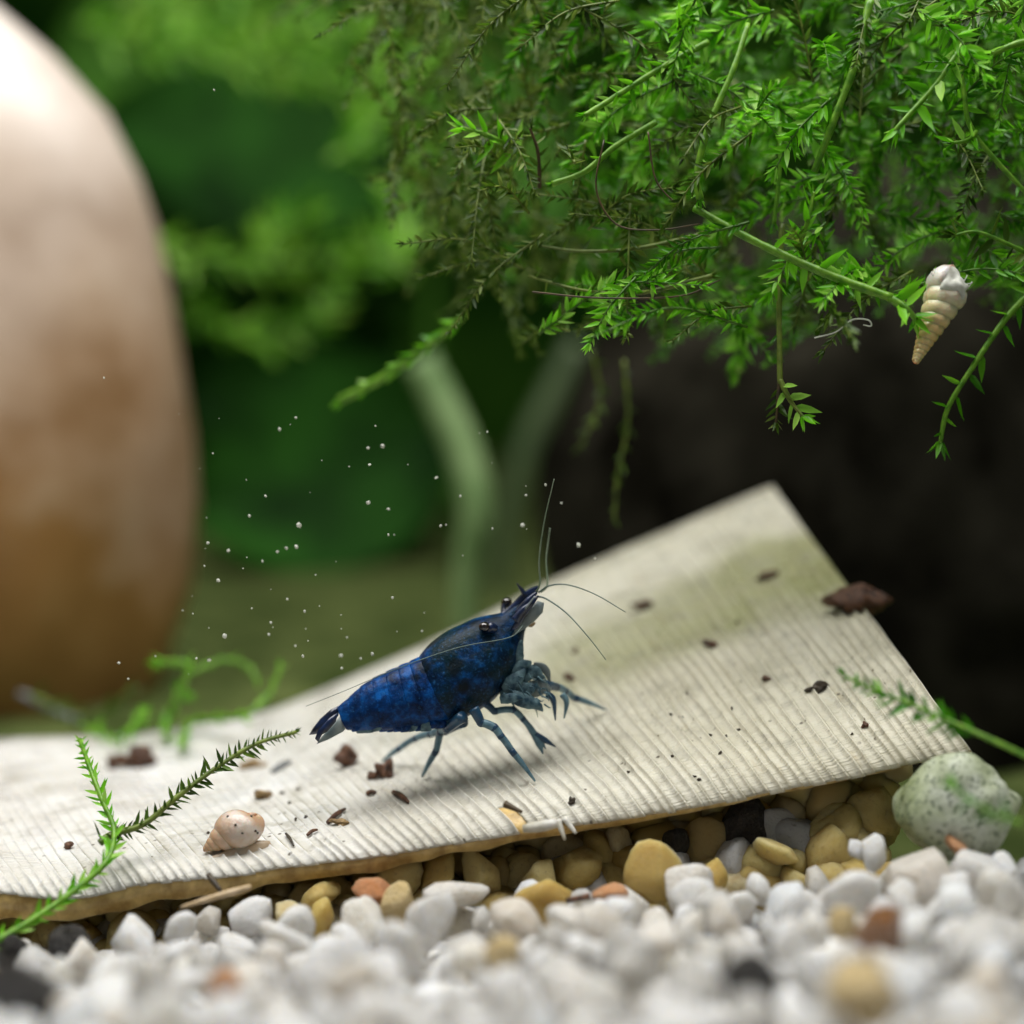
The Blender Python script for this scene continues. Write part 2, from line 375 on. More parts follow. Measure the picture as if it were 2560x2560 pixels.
# every rib is a strip with one raised edge
NR = 92; rng = random.Random(3)
RU = [0.0]
for k in range(NR): RU.append(RU[-1] + rng.uniform(.72, 1.28))
RU = [q / RU[-1] for q in RU]; KN = min(range(NR), key=lambda q: abs(-260 + 2690 * (RU[q] + RU[q + 1]) / 2 - 1310))
PROF = [(0, .0), (.25, .0), (.5, .05), (.72, .2), (.84, .75), (.92, 1.0), (1.0, .45), (1.0, -1.4), (0, -1.4)]
for k in range(NR):
    u0 = RU[k]; w = RU[k + 1] - u0; um = u0 + w / 2
    rows = 34; V = []; F = []; UV = []; ph = rng.random() * 10; hh = rng.uniform(.8, 1.25)
    xpix = -260 + 2690 * um
    v0 = rng.uniform(-.006, .004)
    if k == KN: v0 = .15
    elif KN < k < KN + 4: v0 = rng.uniform(.02, .04)
    for j in range(rows + 1):
        v = v0 + (1.0 - v0) * (j / rows) ** 1.25
        fade_r = 1 - min(1, max(0, (v - .55) / .25)) * .85
        lim = .07 + .55 * min(1, max(0, (um - .40) / .24)) + .05 * n3((um * 25, 0, 2))
        fade_l = 1 - min(1, max(0, (v - lim) / .16)) * .97
        h = .034 * hh * min(fade_r, fade_l) * (1 + .35 * n3((um * 90, v * 22, 1)))
        wl = .0016 * n3((RU[k] * 60, v * 9, 5)); wr = .0016 * n3((RU[k + 1] * 60, v * 9, 5))
        vv = max(v, 0); nn = slab_n(um, vv)
        for (s, q) in PROF:
            uu = u0 + wl + s * (w + wr - wl)
            p = slab(uu, v) + nn * (h * q if q > -1 else -.02)
            if j == 0 and q > -1: p -= nn * .006
            V.append(p); UV.append((k + s * .999, max(v, 0)))
    m_ = len(PROF)
    for j in range(rows):
        for q in range(m_):
            q2 = (q + 1) % m_; F.append((j * m_ + q, j * m_ + q2, (j + 1) * m_ + q2, (j + 1) * m_ + q))
    F.append(tuple(range(m_))[::-1]); F.append(tuple(rows * m_ + q for q in range(m_)))
    me = mesh('rib', V, F); uvl = me.uv_layers.new(name='UVMap')
    li = np.empty(len(me.loops), dtype=np.int32); me.loops.foreach_get('vertex_index', li)
    uvl.data.foreach_set('uv', np.array(UV, dtype=np.float32)[li].ravel())
    obj('rib', me, M['slab'], plate)
# broken splinter lying in the notch of the front edge
def lump(seed, sub=3, rough=.28, facets=5, squash=(1, 1, 1)):
    """unit pebble: sphere cut by soft facets and noise; returns verts, faces"""
    bm = bmesh.new(); bmesh.ops.create_icosphere(bm, subdivisions=sub, radius=1)
    r = random.Random(seed); cuts = []
    for _ in range(facets):
        n = Vector((r.gauss(0, 1), r.gauss(0, 1), r.gauss(0, 1))).normalized(); cuts.append((n, r.uniform(.58, .88)))
    V = []
    for v in bm.verts:
        p = v.co.normalized(); q = p * (1 + rough * n3(p, 1.1, seed * 3.7) + rough * .3 * n3(p, 3.0, seed * 1.9))
        for n, d in cuts:
            e = q.dot(n) - d
            if e > 0: q -= n * (e * .93)
        V.append(Vector((q.x * squash[0], q.y * squash[1], q.z * squash[2])))
    F = [tuple(v.index for v in f.verts) for f in bm.faces]; bm.free(); return V, F
def placed(V, c, size, rot=None):
    R = rot or Matrix.Identity(3)
    return [Vector(c) + R @ Vector((v.x * size[0], v.y * size[1], v.z * size[2])) for v in V]
def rrot(r): return Quaternion((r.gauss(0, 1), r.gauss(0, 1), r.gauss(0, 1), r.gauss(0, 1))).normalized().to_matrix()
tube('splinter', [at(1308, 2072, 14.16), at(1350, 2066, 14.14), at(1392, 2058, 14.14)], [.030, .042, .045, .034], M['slab'], plate, n=8)
for q, (a, b) in enumerate([((1395, 2050), (1412, 2100)), ((1412, 2046), (1440, 2084)), ((1262, 2010), (1305, 2030))]):
    tube('splinter', [at(*a, 14.25), at(*b, 14.18)], [.03, .012], M['slab'] if q != 2 else M['stem_brown'], plate, n=6)

# ------------------------------------------------------------------ stones
V, F = lump(41, 4, .10, 0)
sq = (6.95, 2.6, 6.95)
V = placed(V, at(-900, 1080, 23.4), sq)
def big_stone_mat():
    m, nt, p, out = newmat('tan_stone'); co = coords(nt)
    pale = ramp(nt, tnoise(nt, co, 45, 4, .5), [(.3, (.66, .58, .51)), (.7, (.80, .75, .71))])
    low_brown = ramp(nt, tnoise(nt, co, 60, 5, .55), [(.3, (.24, .115, .032)), (.55, (.36, .185, .060)), (.75, (.46, .27, .11))])
    sep = nt.nodes.new('ShaderNodeSeparateXYZ'); nt.links.new(co, sep.inputs[0])
    h = math_(nt, 'MULTIPLY', math_(nt, 'SUBTRACT', sep.outputs[2], .018), 12)          # browner towards the bottom, edge broken by noise
    wob = math_(nt, 'MULTIPLY', math_(nt, 'SUBTRACT', tnoise(nt, co, 30, 5, .6), .5), 1.3)
    c = mixc(nt, ramp(nt, math_(nt, 'ADD', h, wob), [(.0, 1), (.98, 0)]), pale, low_brown)
    nt.links.new(c, p.inputs['Base Color']); p.inputs['Roughness'].default_value = .35
    bump(nt, p, tnoise(nt, co, 120, 4), .3, .0006); return m
M['big_stone'] = big_stone_mat()
tag(obj('tan_stone', mesh('tan_stone', V, F), M['big_stone']), 'huge smooth tan stone with a pale top, standing behind the ribbed slab', 'stone')

V, F = lump(15, 4, .26, 1)
V = placed(V, at(2396, 2022, 13.93), (.47, .30, .37))
def green_stone_mat():
    m, nt, p, out = newmat('green_stone'); co = coords(nt)
    c = ramp(nt, tnoise(nt, co, 190, 5, .6), [(.36, (.20, .24, .11)), (.52, (.38, .42, .28)), (.68, (.55, .58, .50))])
    c = mixc(nt, ramp(nt, tnoise(nt, co, 2200, 5, .75), [(.53, 0), (.60, .85)]), c, (.035, .06, .02))
    nt.links.new(c, p.inputs['Base Color']); p.inputs['Roughness'].default_value = .5
    bump(nt, p, tnoise(nt, co, 500, 5), .7, .0003); return m
M['green_stone'] = green_stone_mat()
tag(obj('green_stone', mesh('green_stone', V, F), M['green_stone']), 'pale green algae-speckled pebble under the right-hand corner of the slab', 'pebble')

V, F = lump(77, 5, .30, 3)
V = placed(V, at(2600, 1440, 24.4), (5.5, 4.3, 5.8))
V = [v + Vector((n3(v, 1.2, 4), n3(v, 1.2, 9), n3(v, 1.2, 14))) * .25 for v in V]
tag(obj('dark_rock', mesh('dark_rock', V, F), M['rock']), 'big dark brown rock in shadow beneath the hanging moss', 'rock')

# ------------------------------------------------------------------ gravel
CX = [-400, 0, 200, 300, 500, 700, 900, 1100, 1300, 1650, 1850, 2150, 2300, 2560, 3000]
CD = 14.0
CY = [2420, 2400, 2400, 2370, 2345, 2330, 2310, 2290, 2290, 2225, 2205, 2165, 2185, 2150, 2130]
def bank(px, d):
    """top of the gravel bank at picture column px, distance d"""
    t = (CD - d) / (CD - 9.5)
    c = at(px, float(np.interp(px, CX, CY)), CD); f = at(px, 2640 + .02 * (1280 - px), 9.5)
    z = c.z + (f.z - c.z) * t
    if d > CD: z = c.z - (d - CD) * 1.1
    p = at(px, 2300, d); return Vector((p.x, p.y, z))
def bank_d(px, py):
    ds = np.linspace(13.7, 9.2, 120); return float(min(ds, key=lambda d: abs(project(bank(px, d))[1] - py)))
gm = []
for s in range(16):
    r = random.Random(100 + s); V, F = lump(200 + s, 3, r.uniform(.18, .34), r.choice([5, 7, 9, 12]), (1, r.uniform(.7, 1), r.uniform(.6, .95)))
    me = bpy.data.meshes.new('grain'); me.from_pydata([tuple(v) for v in V], [], F)
    me.polygons.foreach_set('use_smooth', [True] * len(me.polygons)); me.update(); gm.append(me)
gm_mat = {}
def grain_mesh(i, mat):
    key = (i, mat.name)
    if key not in gm_mat:
        me = gm[i].copy(); me.materials.append(mat); gm_mat[key] = me
    return gm_mat[key]
def grain(name, c, size, mat, label, group, r, cat='pebble'):
    o = bpy.data.objects.new(name, grain_mesh(r.randrange(16), mat)); COL.objects.link(o)
    o.location = Vector(c) * CM; o.rotation_euler = (r.uniform(0, 6.28), r.uniform(0, 6.28), r.uniform(0, 6.28))
    o.scale = (size * CM * r.uniform(.9, 1.2), size * CM * r.uniform(.85, 1.1), size * CM * r.uniform(.8, 1.0))
    return tag(o, label, cat, group)
r = random.Random(11)
taken = []
def special(px, py, d, rpx, mat, label, name='grain', group=None):
    if py > 2300: d = bank_d(px, py + rpx * .25) - (.22 if rpx >= 80 and mat != 'quartz' else .08)
    elif d < 13.8: d += .26
    s = rpx * d / FPX; c = at(px, py, d); taken.append((c, s)); return grain(name, c, s * 1.08, M[mat], label, group, r)
special(175, 2368, 13.5, 62, 'black', 'charcoal pebble lying below the moss sprig that hangs off the slab')
special(30, 2372, 13.55, 50, 'black', 'small black pebble tucked beside the charcoal pebble and the moss tip')
special(45, 2500, 12.0, 88, 'black', 'largest black pebble, set in the gravel in front of the charcoal ones')
special(1868, 2468, 11.9, 105, 'black', 'black pebble lying alone among white gravel, near the brown pebbles')
special(2195, 2335, 12.5, 85, 'brown', 'glossy reddish brown pebble on the white gravel')
special(2110, 2310, 12.6, 45, 'tan', 'small honey coloured grain touching the reddish brown pebble')
special(2150, 2480, 11.8, 105, 'tan', 'mustard yellow pebble in the gravel between the black and brown pebbles')
special(772, 2440, 12.4, 48, 'brown', 'small dark brown three-cornered pebble among white grains')
special(560, 2470, 12.3, 45, 'rust', 'small orange brown grain among blurred white gravel')
special(940, 2235, 13.75, 48, 'rust', 'orange grain propped behind a white grain at the slab edge')
special(2390, 2115, 13.45, 32, 'rust', 'small rusty grain just below the green pebble')
special(1530, 2230, 13.8, 50, 'rust', 'dark red flake of stone between white grains under the slab')
special(1000, 2275, 13.6, 60, 'tan', 'amber edged grain touching the orange grain')
special(1260, 2395, 12.6, 60, 'tan', 'blurred tan grain in the middle of the white gravel')
WL = 'opaque whitish quartz grain in the loose gravel in front of the slab'
WG = 'white grains of the gravel bank'
hero = [(1140, 2232, 13.62, 66), (1075, 2305, 13.4, 78), (905, 2305, 13.4, 70), (340, 2360, 13.5, 72), (455, 2385, 13.3, 55), (620, 2300, 13.7, 72), (450, 2320, 13.72, 45),
        (720, 2350, 13.3, 70), (390, 2490, 12.0, 100), (1330, 2275, 13.75, 62), (1560, 2260, 13.6, 55), (1720, 2225, 13.6, 85), (1850, 2270, 13.3, 60), (1900, 2225, 13.5, 48),
        (2140, 2120, 13.6, 28), (2180, 2130, 13.55, 45), (2300, 2210, 13.2, 95), (2440, 2190, 13.2, 75), (2510, 2170, 13.2, 45), (1290, 2310, 13.4, 70), (520, 2300, 13.75, 40),
        (880, 2480, 12.0, 80), (1500, 2330, 13.0, 70), (1000, 2380, 12.8, 80), (1180, 2390, 12.7, 60)]
for h in hero: special(*h, 'quartz', WL, group=WG)
cands = []
for row in range(26):
    d = 14.02 - row * .195
    w = 2560 / FPX * d + .9; stepx = .33; n = int(w / stepx)
    for i in range(n + 1):
        X = -w / 2 + (i + (row % 2) * .5) * stepx + r.uniform(-.06, .06); dd = d + r.uniform(-.06, .06)
        c = bank(1280 + X / dd * FPX, dd); c.z += r.uniform(-.14, .06); s = min(.31, max(.10, r.lognormvariate(math.log(.19), .28)))
        if any((c - t).length < (s + ts) * .80 for t, ts in taken): continue
        px, py, _ = project(c); cands.append((c, s, px, py)); taken.append((c, s))
inview = [q for q in cands if -40 < q[2] < 2600 and q[3] < 2640]
inview.sort(key=lambda q: -q[1] / (q[0] - CAM).length)
keep = set(id(q) for q in inview[:272]); rest = [q for q in cands if id(q) not in keep]
for q in inview[:272]:
    if r.random() < .3: grain('grain', q[0], q[1], M['clear'], 'glassy clear quartz grain in the loose gravel in front of the slab', 'glassy grains of the gravel bank', r)
    else: grain('grain', q[0], q[1], M['quartz'], WL, WG, r)
def stuff_mesh(name, items, lo_mesh):
    vs = []; fs = []; base = 0
    for c, s in items:
        V_, F_ = lo_mesh[r.randrange(len(lo_mesh))]; R = rrot(r)
        for v in V_: vs.append(Vector(c) + R @ (v * s))
        for f in F_: fs.append(tuple(base + k for k in f))
        base += len(V_)
    return mesh(name, vs, fs)
lo_m = [lump(300 + s, 2, .25, 5, (1, .85, .75)) for s in range(10)]
lower = [(q[0], q[1]) for q in rest]
for row in range(22):
    for i in range(30):
        d = 13.8 - row * .24 + r.uniform(-.06, .06); px = -300 + i * 108 + r.uniform(-40, 40)
        c = bank(px, d); c.z -= r.uniform(.28, .38); lower.append((c, r.uniform(.15, .22)))
tag(obj('gravel', stuff_mesh('gravel', lower, lo_m), M['quartz']), 'pale gravel filling the bank under the loose white grains', 'gravel', kind='stuff')
V = []; F = []
for j in range(16):
    for i in range(31):
        d = 14.2 - j * .38; c = bank(-600 + i * 126, d); c.z -= .42; V.append(c)
for j in range(15):
    for i in range(30):
        a = j * 31 + i; F.append((a, a + 1, a + 32, a + 31))
tag(obj('gravel_bed', mesh('gravel_bed', V, F), M['bank']), kind='structure')
# amber grains packed under the slab
AL = 'amber grain packed in the gap under the ribbed slab'; AG = 'amber grains under the slab'
def amber(px, py, d, rpx, mat='amber', label=AL, group=AG):
    c = at(px, py, d); s = rpx * d / FPX; taken.append((c, s)); grain('grain', c, s, M[mat], label, group, r)
amber(1640, 2190, 14.05, 98); amber(1375, 2270, 13.92, 85); amber(1350, 2200, 14.4, 60); amber(1790, 2190, 14.1, 55); amber(1440, 2170, 14.5, 70); amber(1200, 2190, 14.5, 75)
amber(1940, 2130, 14.35, 65); amber(2080, 2080, 14.6, 90); amber(2190, 2040, 14.7, 80); amber(800, 2240, 14.3, 60); amber(720, 2290, 14.0, 45); amber(800, 2290, 14.0, 45)
amber(1550, 2110, 14.7, 60); amber(1090, 2180, 14.5, 62); amber(1000, 2200, 14.45, 60)
amber(1850, 2090, 14.6, 88, 'black', 'dark brown pebble jammed under the raised end of the slab', None)
amber(1690, 2110, 14.5, 50, 'black', 'small dark pebble in the gap beside the large amber grain', None)
smooth_lumps = []
for q in range(8):
    V, F = lump(500 + q, 3, .22, 2, (1, .85, .8)); me = bpy.data.meshes.new('grain'); me.from_pydata([tuple(v) for v in V], [], F)
    me.polygons.foreach_set('use_smooth', [True] * len(me.polygons)); me.update(); gm.append(me)
fill = []
for row in range(7):
    for i in range(36):
        px = -250 + i * 72 + r.uniform(-24, 24)
        d = 14.4 + row * .17 + r.uniform(-.05, .05)
        X = min(2430, max(-260, px)); u = (X + 260) / 2690
        top = slab(u, min(1, max(0, (d - 14.2) / 4.8)) ** .645).z - (.11 + .24 * (1 - u) ** 1.5) - .04
        lowz = bank(px, 13.9).z - .35
        z = lowz + (top - lowz) * min(1.0, .15 + row * .13) - r.uniform(0, .06)
        p = at(px, 2200, d); s = r.uniform(.17, .31)
        if px < 2250: fill.append((Vector((p.x, p.y, min(z, top - s * .8))), s))
fill.sort(key=lambda q: q[0].y)
for q in fill[:110]:
    cl = r.random() > .85
    o = grain('grain', q[0], q[1], M['clear'] if cl else M['amber'], 'glassy greyish grain packed among amber grains under the ribbed slab' if cl else AL, 'glassy grains under the slab' if cl else AG, r)
    o.data = grain_mesh(16 + r.randrange(8), M['clear'] if cl else M['amber'])
lo_s = [lump(520 + q, 2, .22, 2, (1, .85, .8)) for q in range(8)]
tag(obj('gravel', stuff_mesh('gravel', fill[110:], lo_s), M['amber']), 'amber gravel deep in the shade under the slab', 'gravel', kind='stuff')

# ------------------------------------------------------------------ shrimp
def zz(x, y, d=15.6): return at(640 + x / 1.932, 1150 + y / 1.932, d - .62)
SD = 15.6
def loft(sections, d0, d1, wf, seg=20, pw=1.0, cap=True):
    """sections: (top, bottom) pairs in the side view; each is an oval ring with real width"""
    V, F = [], []; n = len(sections)
    for i, s in enumerate(sections):
        d = d0 + (d1 - d0) * i / max(1, n - 1)
        t = zz(*s[0], d); b = zz(*s[1], d); c = (t + b) / 2; h = (t - b) / 2
        w = h.length * (s[2] if len(s) > 2 else wf)
        for k in range(seg):
            a = 2 * math.pi * k / seg; ca, sa = math.cos(a), math.sin(a)
            ww = w * (1.06 if ca < 0 else .94)
            V.append(c + h * ca + FWD * (ww * math.copysign(abs(sa) ** pw, sa)))
    for i in range(n - 1):
        for k in range(seg):
            k2 = (k + 1) % seg; F.append((i * seg + k, (i + 1) * seg + k, (i + 1) * seg + k2, i * seg + k2))
    if cap: F.append(tuple(range(seg))); F.append(tuple((n - 1) * seg + k for k in range(seg))[::-1])
    return V, F
def dense(sec, m):
    """smooth the list of sections"""
    T = catmull([Vector((s[0][0], s[0][1], 0)) for s in sec], m); B = catmull([Vector((s[1][0], s[1][1], 0)) for s in sec], m)
    Wd = [float(np.interp(i / m, np.linspace(0, 1, len(sec)), [s[2] if len(s) > 2 else .78 for s in sec])) for i in range(m + 1)]
    return [((t.x, t.y), (b.x, b.y), w) for t, b, w in zip(T, B, Wd)]
shrimp = empty('shrimp', on_slab(1150, 1940))
tag(shrimp, 'deep blue shrimp with thin antennae standing on the ribbed slab', 'shrimp')
car = [((778, 968), (940, 1262), .74), ((800, 932), (958, 1272), .78), ((845, 884), (1010, 1245), .8), ((915, 832), (1080, 1208), .8), ((985, 798), (1150, 1158), .78), ((1050, 768), (1212, 1080), .76),
       ((1115, 752), (1262, 998), .74), ((1180, 738), (1288, 900), .72), ((1222, 715), (1300, 825), .7), ((1262, 684), (1322, 775), .6), ((1290, 668), (1330, 735), .45)]
carapace = obj('carapace', mesh('carapace', *loft(dense(car, 44), SD - .02, SD + .1, .8, 28)), M['carapace'], shrimp)
ab = [((812, 940), (950, 1268)), ((745, 972), (865, 1285)), ((690, 995), (775, 1296)), ((630, 1022), (695, 1302)), ((565, 1054), (620, 1307)), ((505, 1094), (545, 1308)), ((450, 1145), (470, 1306)), ((396, 1192), (440, 1303))]
for i in range(7):
    a, b = ab[i], ab[i + 1]
    def mid(t, g):
        tp = Vector(a[0]).lerp(Vector(b[0]), t); bt = Vector(a[1]).lerp(Vector(b[1]), t); c = (tp + bt) / 2
        return (tuple(c + (tp - c) * g), tuple(c + (bt - c) * g), .74)
    sec = [mid(-.12, .95), mid(.1, .985), mid(.45, 1.01), mid(.85, 1.014), mid(1.0, 1.012), mid(1.06, .99)]
    dd0 = SD - .02 - .012 * i
    obj('abdomen_segment', mesh('abdomen_segment', *loft(sec, dd0, dd0 - .012, .74, 24)), M['shrimp'], shrimp)
# swimmerets along the belly
rs_ = random.Random(8)
for x in range(480, 930, 34):
    y = 1304 - max(0, x - 700) * .10 + rs_.uniform(-6, 2); dd = SD - rs_.uniform(.08, .16); k = rs_.uniform(.6, 1.15)
    tube('swimmeret', [zz(x + 14, y - 26, dd), zz(x, y - 4, dd), zz(x - 24 * k, y + 16 * k, dd + .02)], [.04, .05 * k, .008], M['mouth'] if rs_.random() < .6 else M['shrimp'], shrimp, n=8, flat=.4)
def blade(name, outline, d0, d1, thick, mat, parent, bulge=.0):
    """leaf-like plate of real thickness; depth runs from d0 at its root to d1 at its tip"""
    n = len(outline); xs = [p[0] for p in outline]; lo_, hi_ = min(xs), max(xs)
    pts = [zz(x, y, d0 + (d1 - d0) * ((hi_ - x) / (hi_ - lo_))) for x, y in outline]
    c = sum(pts, Vector()) / n; V = []
    for s in (-1, 1):
        V += [p + FWD * (s * thick * .35) for p in pts]; V += [c.lerp(p, .6) + FWD * (s * thick + bulge) for p in pts]; V.append(c + FWD * (s * thick * 1.3 + bulge))
    F = []; o = 2 * n + 1
    for k in range(n):
        k2 = (k + 1) % n
        F += [(k, k2, n + k2, n + k), (n + k, n + k2, 2 * n), (o + k, o + n + k, o + n + k2, o + k2), (o + n + k, o + 2 * n, o + n + k2), (k, o + k, o + k2, k2)]
    return obj(name, mesh(name, V, F), mat, parent)
blade('telson', [(402, 1186), (360, 1206), (310, 1250), (275, 1295), (256, 1328), (300, 1322), (335, 1300), (372, 1262), (398, 1236)], SD - .1, SD - .06, .02, M['shrimp_dark'], shrimp)
blade('uropod', [(400, 1215), (350, 1250), (300, 1305), (285, 1345), (300, 1362), (312, 1330), (345, 1312), (385, 1265)], SD - .22, SD - .26, .012, M['shrimp_dark'], shrimp)
blade('uropod', [(405, 1238), (360, 1290), (318, 1335), (292, 1372), (350, 1350), (420, 1312), (432, 1300)], SD - .16, SD - .22, .012, M['scale'], shrimp)
# head
rs = [((1175, 742), (1200, 800), .5), ((1225, 706), (1250, 745), .35), ((1275, 655), (1295, 685), .28), ((1320, 622), (1336, 650), .25), ((1362, 606), (1366, 618), .2)]
ros = obj('rostrum', mesh('rostrum', *loft(dense(rs, 16), SD + .05, SD + .08, .3, 12)), M['shrimp_dark'], shrimp)
tube('spine', [zz(1302, 655, SD + .06), zz(1280, 622, SD + .06), zz(1258, 594, SD + .06)], [.022, .015, .004], M['shrimp_dark'], ros, n=8)
def ball(name, c, rad, mat, parent, sc=(1, 1, 1), seed=1, rough=.0):
    V, F = lump(seed, 3, rough, 0); return obj(name, mesh(name, placed(V, c, (rad * sc[0], rad * sc[1], rad * sc[2])), F), mat, parent)
e1 = ball('eye', zz(1212, 690, SD + .22), .046, M['eye'], shrimp); tube('eyestalk', [zz(1200, 750, SD + .16), zz(1196, 715, SD + .19), zz(1206, 694, SD + .21)], [.028, .022, .03], M['shrimp_dark'], e1, n=8)
e2 = ball('eye', zz(1103, 806, SD - .150), .046, M['eye'], shrimp, (1.0, 1.0, .9)); tube('eyestalk', [zz(1150, 815, SD - .1), zz(1120, 806, SD - .15)], [.04, .045], M['shrimp_dark'], e2, n=6)
# dark saddle spot behind the carapace and brow
blade('antennal_scale', [(1235, 850), (1265, 790), (1310, 730), (1360, 680), (1392, 690), (1385, 735), (1350, 775), (1300, 815)], SD - .10, SD - .08, .018, M['scale'], shrimp)
blade('antennal_scale', [(1225, 830), (1255, 770), (1300, 705), (1345, 655), (1368, 655), (1345, 695), (1300, 760), (1262, 815)], SD - .125, SD - .12, .016, M['shrimp_dark'], shrimp)
for (x0, y0, x1, y1, dd) in [(1265, 745, 1355, 640, -.06), (1250, 775, 1330, 690, -.15), (1300, 790, 1375, 720, .02)]:
    an = tube('antennule', [zz(x0, y0, SD + dd), zz((x0 + x1) / 2 - 4, (y0 + y1) / 2 - 4, SD + dd), zz(x1, y1, SD + dd)], [.035, .03, .026, .014], M['shrimp_dark'], shrimp, n=10)
tube('antennule', [zz(1300, 720, SD - .17), zz(1345, 660, SD - .17)], [.008, .006], M['scale'], shrimp, n=6)
tube('palp', [zz(1310, 790, SD), zz(1330, 798, SD), zz(1348, 785, SD)], [.02, .016, .008], M['debris_tan'], shrimp, n=8)
def whip(pts, r0, mat):
    return tube('antenna', [zz(*p) for p in pts], [r0, r0 * .8, r0 * .45], mat, shrimp, n=40, seg=6)
whip([(1355, 640, 15.55), (1372, 590, 15.5), (1368, 480, 15.45), (1392, 300, 15.35), (1440, 92, 15.2)], .0085, M['antenna_pale'])
whip([(1375, 640, 15.7), (1408, 600, 15.7), (1402, 480, 15.75), (1420, 330, 15.8)], .0085, M['antenna_pale'])
whip([(1365, 640, 15.6), (1420, 607, 15.55), (1510, 604, 15.5), (1640, 650, 15.45), (1785, 735, 15.4)], .0075, M['antenna'])
whip([(1350, 660, 15.55), (1400, 670, 15.5), (1500, 740, 15.4), (1605, 855, 15.3), (1690, 965, 15.25)], .0075, M['antenna'])
whip([(1290, 800, 15.38), (1220, 858, 15.30), (980, 905, 15.28), (700, 1000, 15.25), (440, 1110, 15.2), (240, 1190, 15.2)], .0042, M['antenna'])
# mouthparts and folded claws: overlapping lobes
mo = [((1190, 1100), (1240, 1075), (1300, 1010), .10, -.05), ((1230, 1060), (1275, 1000), (1330, 975), .08, -.02), ((1180, 1130), (1270, 1120), (1360, 1090), .12, 0), ((1250, 1090), (1330, 1020), (1390, 1060), .085, .02),
      ((1300, 1120), (1370, 1100), (1425, 1110), .10, .06), ((1220, 1130), (1300, 1165), (1380, 1195), .085, -.08), ((1320, 1150), (1360, 1185), (1385, 1212), .05, -.1), ((1180, 1160), (1230, 1150), (1290, 1150), .06, -.12),
      ((1340, 990), (1395, 1010), (1420, 1070), .05, .08), ((1270, 980), (1265, 930), (1285, 870), .07, -.02)]
for (a, b, c, rr, dd) in mo:
    tube('mouthpart', [zz(*a, SD + dd), zz(*b, SD + dd - .02), zz(*c, SD + dd)], [rr * .5, rr * .72, rr * .6, rr * .15], M['mouth'] if dd < .05 else M['scale'], shrimp, n=12, seg=10, flat=.35)
rm = random.Random(5)
for _ in range(60):   # fringe of bristles
    x = rm.uniform(1190, 1400); y = 1090 + (x - 1190) * .2 + rm.uniform(-90, 80); dd = rm.uniform(-.16, .1)
    tube('bristle', [zz(x, y, SD + dd), zz(x + rm.uniform(10, 26), y + rm.uniform(0, 25), SD + dd), zz(x + rm.uniform(22, 50), y + rm.uniform(10, 55), SD + dd - .02)], [.008, .006, .002], M['mouth'], shrimp, n=6, seg=5)
def leg(pts, rads, foot=True):
    """jointed leg: every joint-to-joint piece is a sub-part; the last point stands on the slab"""
    P = [zz(*p) for p in pts[:-1]]
    lx, ly = pts[-1][0], pts[-1][1]
    if foot: P.append(on_slab(640 + lx / 1.932, 1150 + ly / 1.932, .03))
    else: P.append(zz(*pts[-1]))
    if foot:   # ease the depth towards the foot
        d0 = project(P[0])[2]; d1 = project(P[-1])[2]; n = len(P)
        for i in range(1, n - 1):
            px, py, _ = project(P[i]); P[i] = at(px, py, d0 + (d1 - d0) * (i / (n - 1)))
    root = None; rads = [q * .82 for q in rads]
    for i in range(len(P) - 1):
        a, b = P[i], P[i + 1]; ra, rb = rads[i], rads[i + 1]
        c = a.lerp(b, .5) + UP * .006
        o = tube('leg' if root is None else 'leg_segment', [a, c, b], [ra, ra * .95, (ra + rb) / 2, rb * 1.0], M['leg_dark'] if i == 0 else M['leg'], shrimp if root is None else root, n=8, seg=10)
        if root is None: root = o
        else:
            j = ball('joint', a, ra * 1.03, M['leg_dark'], root)
            q = tube('leg_segment', [a, a.lerp(b, .16)], [ra * 1.06, ra * 1.05], M['leg_dark'], root, n=3, seg=10)
    return root
leg([(1000, 1240, 15.35), (925, 1296, 15.3), (893, 1305, 15.3), (872, 1400, 15.3), (806, 1545, 15.3)], [.06, .045, .038, .033, .014])
leg([(1000, 1262, 15.6), (915, 1305, 15.6), (850, 1322, 15.6), (780, 1340, 15.6), (700, 1388, 15.6), (612, 1474, 15.6)], [.065, .05, .036, .032, .03, .012])
leg([(1050, 1200, 15.35), (1085, 1268, 15.3), (1150, 1292, 15.3), (1180, 1330, 15.3), (1232, 1400, 15.3), (1352, 1568, 15.3)], [.055, .042, .042, .036, .032, .010])
lg = leg([(1105, 1175, 15.6), (1150, 1214, 15.62), (1242, 1205, 15.65), (1285, 1245, 15.68), (1345, 1325, 15.7)], [.04, .034, .034, .03, .036], foot=False)
for tip, rr in [((1386, 1420), .03), ((1400, 1395), .022), ((1446, 1385), .024), ((1372, 1390), .02)]:
    tube('claw_finger', [zz(1345, 1325, 15.7), zz((1345 + tip[0]) / 2 + 3, (1325 + tip[1]) / 2, 15.7), zz(*tip, 15.7)], [.03, rr, .005], M['leg'] if rr != .024 else M['leg_dark'], lg, n=8)
lg = leg([(1380, 1090, 15.7), (1445, 1095, 15.7), (1490, 1112, 15.7), (1530, 1145, 15.7), (1695, 1222, 15.7)], [.06, .04, .036, .032, .008])
tube('claw_finger', [zz(1405, 1130, 15.66), zz(1436, 1160, 15.66), zz(1446, 1258, 15.66)], [.03, .026, .005], M['leg_dark'], lg, n=10)
tube('claw_finger', [zz(1478, 1130, 15.72), zz(1500, 1170, 15.72), zz(1488, 1248, 15.72)], [.026, .024, .005], M['leg'], lg, n=10)

